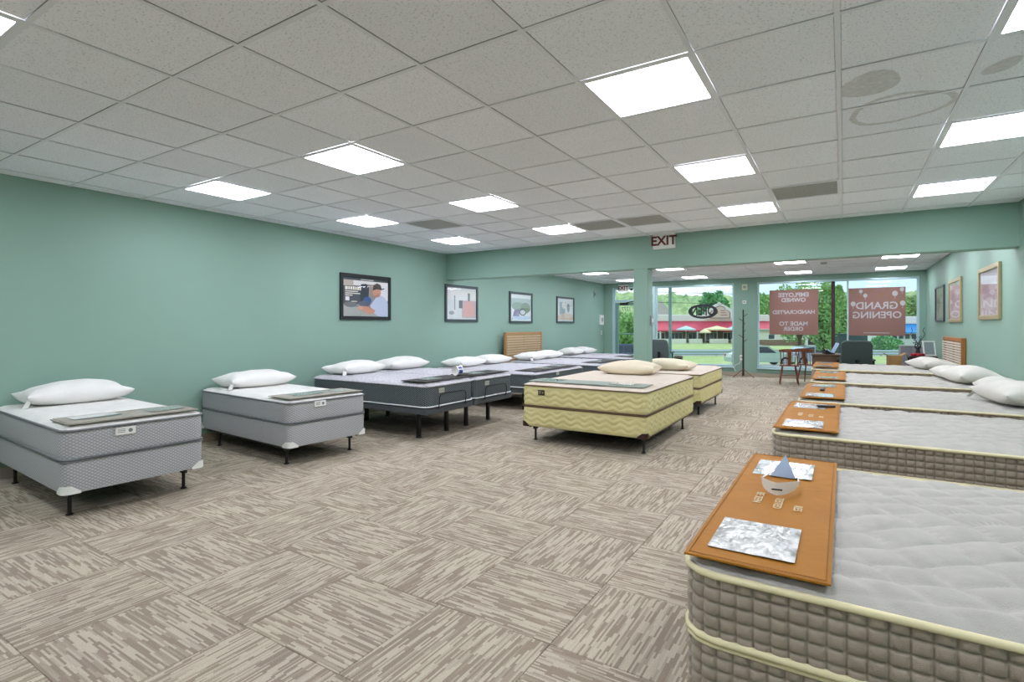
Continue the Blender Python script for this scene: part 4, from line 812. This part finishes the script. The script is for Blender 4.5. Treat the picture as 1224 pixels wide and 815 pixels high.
# ---------------------------------------------------------------- outdoors
cs, sn = math.cos(THETA), math.sin(THETA)
def UD(u, d): return (u*cs-d*sn, u*sn+d*cs)         # along the road, away from the shop
PROF = [(0, -.13), (15, -.13), (40, -1.60), (42, -1.64), (50, -1.46), (51, -1.56), (66, -1.56), (84, -1.52), (130, -1.4), (170, 1)]
def gz(d): return float(np.interp(d, [p[0] for p in PROF], [p[1] for p in PROF]))
def ground(name, label, cat, m, d0, d1, u0, u1, n=40, nd=10, kind='structure', near=False):
    V = []; 
    for i in range(n+1):
        u = u0+(u1-u0)*i/n
        for j in range(nd+1):
            if near:
                x = u; t = j/nd; y0 = YB+.2; y1 = (d1+sn*x)/cs; y1 = max(y1, y0+.5); y = y0+(y1-y0)*t; V.append((x, y, gz(-sn*x+cs*y)))
            else:
                d = d0+(d1-d0)*j/nd; x, y = UD(u, d); V.append((x, y, gz(d)))
    o = link(name, np_mesh(name, V, quads(n+1, nd+1), m)); return tag(o, label, cat, None, kind)
M_ASPH = mat('asphalt', '#8f9294', .9, var='#9b9c9b', scale=2.5, bump=.3, bscale=40); M_GRASS = mat('grass', '#96ab6c', .9, var='#a9b981', scale=.8, bump=.5, bscale=8)
ground('parking_lot', 'grey asphalt parking lot sloping away from the shop', 'parking lot', M_ASPH, 0, 42, -30, 60, near=True, nd=24)
ground('grass_verge', 'mown green verge in front of the guardrail', 'grass', M_GRASS, 42, 50.5, -40, 120, kind='stuff')
ground('road', 'grey road behind the guardrail', 'road', mat('road_asphalt', '#85898c', .9, var='#929494', scale=2), 50.5, 66, -60, 150)
ground('lawn', 'green lawn across the road', 'grass', M_GRASS, 66, 170, -80, 220, nd=16, kind='stuff')
# wooded hillside
nu, nd = 190, 46; us = np.linspace(-60, 330, nu); dd = np.linspace(165, 330, nd); Uu, Dd = np.meshgrid(us, dd, indexing='ij'); rs = np.random.RandomState(5)
Zz = -1+19*np.clip((Dd-165)/150, 0, 1)**.8*(1+.10*np.sin(Uu*.03+1)+.08*np.sin(Uu*.011+.4)); Zz += np.array([[4.0*mnoise.noise((a*.16, b*.13, 0))+2.0*mnoise.noise((a*.45, b*.4, 3)) for b in dd] for a in us])+rs.rand(nu, nd)*.9
V = np.stack([Uu*cs-Dd*sn, Uu*sn+Dd*cs, Zz], -1).reshape(-1, 3)
tag(link('hillside', np_mesh('hillside', V, quads(nu, nd), mat('woodland', '#86a472', .9, var='#abb884', scale=.10, detail=6), smooth=False)), 'wooded green hillside behind the shops across the road', 'hillside', None, 'stuff')
def tree(name, label, u, d, h, rad, trunk, cols, n, leaf, seed, group, conifer=False, oval=1.0, flat=.35):
    x, y = UD(u, d); z0 = gz(min(d, 165)); t = thing(name, label, 'tree', (x, y, z0), 0, group); rs = np.random.RandomState(seed)
    b = MB(); b.path([(0, 0, -.2), (.05, 0, trunk*.6), (.0, .05, trunk+ (h-trunk)*.4)], [h*.028, h*.02, h*.01], 8)
    for k in range(5):
        a = k*1.3; b.path([(0, 0, trunk*.8+k*.1*h*.3), (rad*.3*math.cos(a), rad*.3*math.sin(a), trunk+(h-trunk)*.35), (rad*.55*math.cos(a), rad*.55*math.sin(a), trunk+(h-trunk)*.55)], [h*.012, h*.008, h*.004], 6)
    b.obj('trunk', mat('bark', '#5d4b3c', .9, var='#4b3c30', scale=6), t)
    ch = h-trunk*.7
    if conifer:
        q = rs.rand(n)**.8; zc = trunk*.7+q*ch; rr = rad*(1-q)**.8*(.45+.55*rs.rand(n))+.1; a = rs.rand(n)*6.283; Pc = np.stack([rr*np.cos(a), rr*np.sin(a), zc], -1)
    else:
        nc = 46; c = rs.randn(nc, 3); c /= np.linalg.norm(c, axis=1)[:, None]; c *= (rs.rand(nc, 1)**.4)*np.array([rad*.78, rad*.78, ch*.5*.80]); c[:, 2] += trunk*.7+ch*.52
        k = rs.randint(0, nc, n); w = rs.randn(n, 3); w /= np.linalg.norm(w, axis=1)[:, None]; Pc = c[k]+w*(rs.rand(n, 1)**.5)*np.array([rad*.30, rad*.30, ch*.15])
    A = rs.randn(n, 3); A /= np.linalg.norm(A, axis=1)[:, None]; B2 = np.cross(A, rs.randn(n, 3)); B2 /= np.linalg.norm(B2, axis=1)[:, None]; sz = leaf*(.6+.8*rs.rand(n, 1))
    V = np.stack([Pc-A*sz, Pc+B2*sz*.6, Pc+A*sz, Pc-B2*sz*.6], 1).reshape(-1, 3); F = np.arange(n*4).reshape(-1, 4)
    me = np_mesh('crown', V, F, [leaf_mat('leaf_'+c, '#'+c, '#'+c2) for c, c2 in cols], None, False, rs.randint(0, len(cols), n)); o = link('crown', me, t); o['kind'] = 'stuff'
    return t
G1 = [('77a55a', '92b86c'), ('8ab866', 'a6c97e')]; G2 = [('579560', '6aa96a'), ('72b071', '88c07c')]; G3 = [('739862', '93ad70'), ('9cb377', 'adbb7c')]
px = lambda x, d: (x-612)/633.9*d
tree('broadleaf_tree', 'big round bright green tree behind the red awning restaurant', px(853, 118), 118, 10.4, 3.8, 2, G2, 4200, .42, 1, 'trees across the road')
tree('broadleaf_tree', 'loose light green tree between the two posters', px(984, 34), 34, 5.6, 1.25, 1.0, G1, 5200, .11, 2, 'trees across the road')
tree('conifer_tree', 'slender tall green tree just right of the dark mullion', px(1003, 46), 46, 6.4, 1.4, .6, G1, 4600, .13, 3, 'trees across the road', True)
tree('broadleaf_tree', 'leafy tree partly hidden behind the lettered brown poster', px(955, 48), 48, 7.2, 2.4, 1.6, G1, 4200, .17, 4, 'trees across the road')
tree('broadleaf_tree', 'dark green tree above the blue awning building', px(1090, 96), 96, 8.2, 4.6, 1.5, G3, 4200, .34, 5, 'trees across the road')
tree('broadleaf_tree', 'leafy tree rising behind the balloon poster', px(1050, 88), 88, 9.0, 4.2, 1.5, G1, 3600, .34, 6, 'trees across the road')
tree('broadleaf_tree', 'green tree at the left edge of the poster window', px(910, 112), 112, 9.5, 4.8, 1.5, G1, 3400, .38, 7, 'trees across the road')
tree('broadleaf_tree', 'light green tree seen through the door glass', px(752, 46), 46, 4.0, 2.0, .6, G1, 3200, .16, 8, 'trees across the road')
tree('broadleaf_tree', 'low green tree behind the door tree', px(741, 75), 75, 5.0, 3.4, .6, G3, 3000, .28, 9, 'trees across the road')
def shrub(label, u, d, h, rad, cols, seed, flowers=None):
    x, y = UD(u, d); t = thing('shrub', label, 'shrub', (x, y, gz(d)), 0, 'shrubs outdoors'); rs = np.random.RandomState(seed); n = 1500
    w = rs.randn(n, 3); w /= np.linalg.norm(w, axis=1)[:, None]; w[:, 2] = np.abs(w[:, 2]); Pc = w*(.55+.45*rs.rand(n, 1))*np.array([rad, rad, h]); A = rs.randn(n, 3); A /= np.linalg.norm(A, axis=1)[:, None]; B2 = np.cross(A, rs.randn(n, 3)); B2 /= np.linalg.norm(B2, axis=1)[:, None]; s = rad*.10
    V = np.stack([Pc-A*s, Pc+B2*s*.6, Pc+A*s, Pc-B2*s*.6], 1).reshape(-1, 3); mm = [leaf_mat('leaf_'+c, '#'+c, '#'+c2) for c, c2 in cols]; mi = rs.randint(0, len(cols), n)
    if flowers: mm.append(mat('petal_'+flowers, '#'+flowers, .7)); mi = np.where(rs.rand(n) < .22, len(mm)-1, mi)
    o = link('foliage', np_mesh('foliage', V, np.arange(n*4).reshape(-1, 4), mm, None, False, mi), t); o['kind'] = 'stuff'; MB().path([(0, 0, -.1), (0, 0, h*.6)], rad*.05, 6).obj('stem', MATS['bark'], t)
shrub('flowering white shrub outside the door', px(747, 24), 24, .55, .55, G2, 21, 'dfe3dc'); shrub('low green shrub beside the flowering one', px(737, 25), 25, .6, .5, G1, 22); shrub('reddish green shrub outside the door, behind the column', px(756, 25), 25, .5, .5, G1, 23, 'b06a5a')
shrub('round green shrub under the balloon poster', px(1056, 62), 62, 1.9, 1.7, G2, 24); shrub('second green shrub under the balloon poster', px(1068, 64), 64, 1.5, 1.3, G2, 25)
x, y = UD(px(745, 22.5), 22.5); tag(MB().lathe([(0, .10), (1.1, .06), (1.5, 0), (0, 0)], (0, 0, 0), 24).obj('mulch_bed', mat('red_mulch', '#a4664f', .9, var='#8d5542', scale=8), None, (x, y, gz(22.5))), 'reddish mulch bed outside the entrance door', 'flower bed')
# guardrail
g = thing('guardrail', 'silver guardrail along the far edge of the verge', 'guardrail', (*UD(0, 50.2), gz(50.2)), THETA); M_STEEL = mat('galvanised_steel', '#b4c0cb', .4, metal=.5)
b = MB(); prof = [(0, .10), (-.06, .18), (0, .28), (0, .36), (-.06, .46), (0, .56)]; u0, u1 = -6, 60
b.v = [(u, y, z) for u in (u0, u1) for y, z in prof]; b.f = [(i, i+1, 7+i, 6+i) for i in range(5)]; b.m = [0]*5; b.obj('rail', M_STEEL, g)
for k in range(17): MB().cbox(-.05, 0, -.2, .05, .14, .50, .01).obj('post', M_STEEL, g, (u0+2+k*3.9, .02, 0))
# restaurant across the road
D0 = 92; rx0, rx1 = px(735, D0), px(966, D0); ro = (rx0+rx1)/2; bw = rx1-rx0
rs_ = thing('restaurant', 'white roadside restaurant with red awning and gabled sign', 'building', (*UD(ro, D0), gz(D0)), THETA); M_WB = mat('white_stucco', '#dfdad4', .8); M_RED = mat('red_awning', '#d8536a', .7, var='#cc4a62', scale=.4); M_DW = mat('dark_shop_glass', '#3a4450', .2, spec=.6); M_WF = mat('white_trim', '#e4e6e6', .6)
H0 = -gz(D0)
def zz(ypx, d=D0): return 1.356+(389.5-ypx)/633.9*d-gz(d)
b = MB(); b.box(-bw/2, 0, -.3, bw/2, 14, zz(384)).obj('wall', mat('brown_stucco', '#786e66', .8), rs_)
MB().cbox(-bw/2-.3, -.3, zz(384), bw/2+.3, 14.3, zz(376), .08).obj('parapet', M_WB, rs_)
b = MB(); b.add([(-bw/2, -.1, zz(384)), (bw/2, -.1, zz(384)), (bw/2, -2.2, zz(394.5)), (-bw/2, -2.2, zz(394.5)), (-bw/2, -2.2, zz(396)), (bw/2, -2.2, zz(396)), (-bw/2, -.1, zz(396)), (bw/2, -.1, zz(396))], [(3, 2, 1, 0), (4, 5, 2, 3), (6, 7, 5, 4)]).obj('awning', M_RED, rs_)
nwin = 11
for k in range(nwin):
    x = -bw/2+1.6+k*(bw-3.2)/(nwin-1); f = MB().cbox(-1.05, -.06, zz(407), 1.05, .02, zz(397), .03).obj('window', M_WF, rs_, (x, 0, 0))
    for s in (-1, 0, 1): MB().box(s*.66-.29, -.075, zz(406.3), s*.66+.29, -.055, zz(397.8)).obj('pane', M_DW, f)
for k in range(6): MB().tube((0, 0, -.2), (0, 0, zz(395)), .14, n=8).obj('awning_post', M_WF, rs_, (-bw/2+1+k*(bw-2)/5, -2.05, 0))
for x0, x1 in ((-15.5, -11.6), (-11.0, -6.4), (-5.9, -3.8), (-2.6, .4), (.9, 4.6), (5.2, 9.4), (10, 14.2)): MB().cbox(x0, -6.2, -.1, x1, -5.9, zz(405.2, 86)+.02, .03).obj('patio_wall', M_WB, rs_)
gx = px(858, D0)-ro; gp = [(gx-2.4, zz(381.5)), (gx-2.4, zz(371)), (gx, zz(361.5)), (gx+2.4, zz(371)), (gx+2.4, zz(381.5))]
MB().prism(gp, -.9, -.35, 'y').obj('gable', M_WB, rs_)
sg = MB().prism([(gx+x*1.75, zz(380.5)+z*2.2) for x, z in [(-1, 0), (1, 0), (1, .45), (.8, .62), (.55, .66), (.42, .88), (0, 1.0), (-.42, .88), (-.55, .66), (-.8, .62), (-1, .45)]], -1.05, -.9, 'y').obj('sign_board', mat('sign_edge', '#8f4f4c', .6), rs_)
MB().prism([(gx+x*1.58, zz(380.5)+.12+z*1.95) for x, z in [(-1, 0), (1, 0), (1, .45), (.8, .62), (.55, .66), (.42, .88), (0, 1.0), (-.42, .88), (-.55, .66), (-.8, .62), (-1, .45)]], -1.10, -1.05, 'y').obj('sign_face', mat('sign_cream', '#cdb8ab', .6), sg)
b = MB(); b.poly([(gx-.55+(.42 if k % 2 == 0 else .17)*math.sin(PI*k/5), -1.12, zz(380.5)+1.0+(.42 if k % 2 == 0 else .17)*math.cos(PI*k/5)) for k in range(10)]); b.obj('star', mat('sign_star', '#c98a3c', .6), sg)
b = MB()
for k in range(3): b.box(gx+.05, -1.125, zz(380.5)+.5+k*.38, gx+1.2-.2*k, -1.115, zz(380.5)+.62+k*.38)
b.obj('sign_lines', mat('sign_ink', '#a55a50', .6), sg)
tx = px(790, 95)-ro; b = MB(); b.add([(tx-1.9, 1.2, zz(378)), (tx+1.9, 1.2, zz(378)), (tx+1.9, 5, zz(378)), (tx-1.9, 5, zz(378)), (tx, 3.1, zz(357))], [(0, 1, 4), (1, 2, 4), (2, 3, 4), (3, 0, 4)]).obj('turret_roof', mat('grey_shingle', '#a59d95', .8), rs_)
def parasol(label, u, d, r, h, m):
    t = thing('patio_umbrella', label, 'umbrella', (*UD(u, d), gz(d)), THETA, 'patio umbrellas'); b = MB(); n = 8
    b.v = [(0, 0, h+.55)]+[(r*math.cos(2*PI*i/n), r*math.sin(2*PI*i/n), h) for i in range(n)]+[(r*math.cos(2*PI*i/n), r*math.sin(2*PI*i/n), h-.2) for i in range(n)]
    b.f = [(0, 1+i, 1+(i+1)%n) for i in range(n)]+[(1+i, 9+i, 9+(i+1)%n, 1+(i+1)%n) for i in range(n)]; b.m = [0]*16; b.obj('canopy', m, t); MB().tube((0, 0, -.1), (0, 0, h+.5), .04).obj('pole', M_WF, t)
M_UB = mat('blue_canvas', '#b4cfe2', .7); M_UC = mat('cream_canvas', '#e2d3ac', .7)
parasol('pale blue patio umbrella at the restaurant, left of the cream one', px(820, 88), 88, 1.6, 2.35, M_UB); parasol('cream patio umbrella under the gabled sign', px(857, 88), 88, 2.3, 2.35, M_UC); parasol('half folded cream umbrella beside the big cream one', px(843, 87), 87, 1.0, 1.9, M_UC); parasol('pale blue patio umbrella next to the window pillar', px(876, 88), 88, 1.3, 2.3, M_UB)
# brick extension with gabled end
ex = thing('brick_shop', 'low brick shop with white gabled end wall', 'building', (*UD(px(935, 78), 78), gz(78)), THETA); M_BRK = mat('brown_brick', '#8d7468', .9, var='#7d6558', scale=5)
ew = px(962, 78)-px(908, 78); hz = zz(396, 78)
MB().box(-ew/2, 0, -.2, ew/2, 6, zz(406, 78)).obj('brick_base', M_BRK, ex); MB().box(-ew/2, 0, zz(406, 78), ew/2, 6, hz).obj('wall', M_WB, ex); MB().cbox(-ew/2-.3, -.4, hz, ew/2+.3, 6.3, hz+.35, .05).obj('roof', mat('grey_shingle', '#a59d95', .8), ex)
for x in (-1.6, 1.1):
    f = MB().cbox(x-.55, -.05, zz(406, 78), x+.55, .02, zz(399, 78), .02).obj('window', M_WF, ex); MB().box(x-.42, -.07, zz(405, 78), x+.42, -.05, zz(400, 78)).obj('pane', M_DW, f)
gx2 = ew/2+1.2; MB().prism([(gx2-1.3, -.2), (gx2+1.2, -.2), (gx2+1.2, zz(408, 78)), (gx2, zz(399, 78)), (gx2-1.3, zz(399, 78))], -.3, 4, 'y').obj('gable_wall', M_WF, ex); MB().box(gx2-.9, -.33, zz(412, 78), gx2+.2, -.3, zz(403, 78)).obj('door', mat('plum_door', '#4b2f3a', .5), ex)
# blue awning building on the right
Db = 70; b0, b1 = px(1040, Db), px(1180, Db); bwid = b1-b0
bb = thing('blue_awning_shop', 'white shop with bright blue awning at the right', 'building', (*UD((b0+b1)/2, Db), gz(Db)), THETA)
MB().box(-bwid/2, 0, -.3, bwid/2, 10, zz(387, Db)).obj('wall', M_WF, bb); MB().cbox(-bwid/2-.2, -.2, zz(387, Db), bwid/2+.2, 10.2, zz(378, Db), .05).obj('parapet', mat('pinkish_white', '#ece2e2', .8), bb)
MB().add([(-bwid/2+2, -.05, zz(387, Db)), (bwid/2, -.05, zz(387, Db)), (bwid/2, -1.2, zz(397, Db)), (-bwid/2+2, -1.2, zz(397, Db)), (-bwid/2+2, -1.2, zz(398, Db)), (bwid/2, -1.2, zz(398, Db)), (-bwid/2+2, -.05, zz(398, Db)), (bwid/2, -.05, zz(398, Db))], [(3, 2, 1, 0), (4, 5, 2, 3), (6, 7, 5, 4)]).obj('awning', mat('blue_awning', '#2d8fd8', .6), bb)
for k in range(12):
    x = -bwid/2+2.35+k*.85; f = MB().cbox(x-.36, -.05, zz(405.5, Db), x+.36, .02, zz(398.6, Db), .02).obj('window', M_WF, bb); MB().box(x-.29, -.07, zz(404.8, Db), x+.29, -.05, zz(399.2, Db)).obj('pane', M_DW, f)
# cars
def car(label, u, d, rz, m, L=4.5):
    t = thing('car', label, 'car', (*UD(u, d), gz(d)), THETA+rz, 'parked cars'); b = MB(); w = .86
    body = [(-2.2, .28), (-2.25, .62), (-2.15, .84), (-1.2, .92), (1.1, .92), (1.95, .78), (2.2, .62), (2.25, .30)]; roof = [(-1.75, .90), (-1.25, 1.38), (-.7, 1.47), (.25, 1.44), (1.15, .91)]
    b.prism(body, -w, w, 'y'); b.obj('body', m, t); MB().prism(roof, -w+.10, w-.10, 'y').obj('cabin', m, t)
    for s in (-1, 1):
        MB().prism([(-1.45, .94), (-1.12, 1.30), (-.6, 1.38), (-.45, 1.38), (-.45, .94)], s*(w-.10)-.006, s*(w-.10)+.006, 'y').obj('side_window', M_DW, t); MB().prism([(-.38, .94), (-.38, 1.38), (.2, 1.36), (.85, .94)], s*(w-.10)-.006, s*(w-.10)+.006, 'y').obj('side_window', M_DW, t)
        for x in (-1.35, 1.4):
            o = MB().tube((x, s*(w-.14), .33), (x, s*(w+.02), .33), .33, n=20).obj('wheel', M_BLACK, t); MB().tube((x, s*(w+.02), .33), (x, s*(w+.03), .33), .20, n=14).obj('hubcap', M_STEEL, o)
        MB().cbox(1.95, s*.6-.16, .60, 2.235, s*.6+.16, .74, .02).obj('headlamp', M_WF, t); MB().cbox(-2.24, s*.65-.12, .62, -2.0, s*.65+.12, .80, .02).obj('tail_lamp', MATS['red_plastic'], t)
    return t
car('pale green car parked beyond the poster window', px(908, 38), 38, 0, mat('pale_green_paint', '#b9d0c0', .25, coat=1)); car('silver car parked behind the windsor chairs', px(974, 40.5), 40.5, 0, mat('silver_paint', '#b9c4d2', .25, metal=.3, coat=1))
car('dark blue car seen far through the door glass', px(742, 33), 33, .5, mat('navy_paint', '#4a5a78', .25, coat=1))
ub = thing('utility_box', 'dark green utility box outdoors behind the office chair', 'utility box', (*UD(px(1016, 36), 36), gz(36)), THETA); MB().cbox(-.95, -.4, 0, .95, .4, zz(398.5, 36)-.08, .03).obj('body', mat('dark_green_steel', '#3f5350', .6), ub); MB().cbox(-1.0, -.45, zz(398.5, 36)-.08, 1.0, .45, zz(398.5, 36), .02).obj('lid', mat('dark_green_steel', '#3f5350', .6), ub)
pw = thing('power_line', 'thin power cables crossing the sky above the blue awning', 'cable')
for k, hgt in enumerate((zz(361, 60), zz(348, 60))):
    ps = []
    for i in range(25):
        u = px(780, 60)+i*2.4; x, y = UD(u, 60+k); ps.append((x, y, gz(60)+hgt-.5*math.sin(PI*i/24)))
    MB().path(ps, .025, 5).obj('cable', M_INKD, pw)
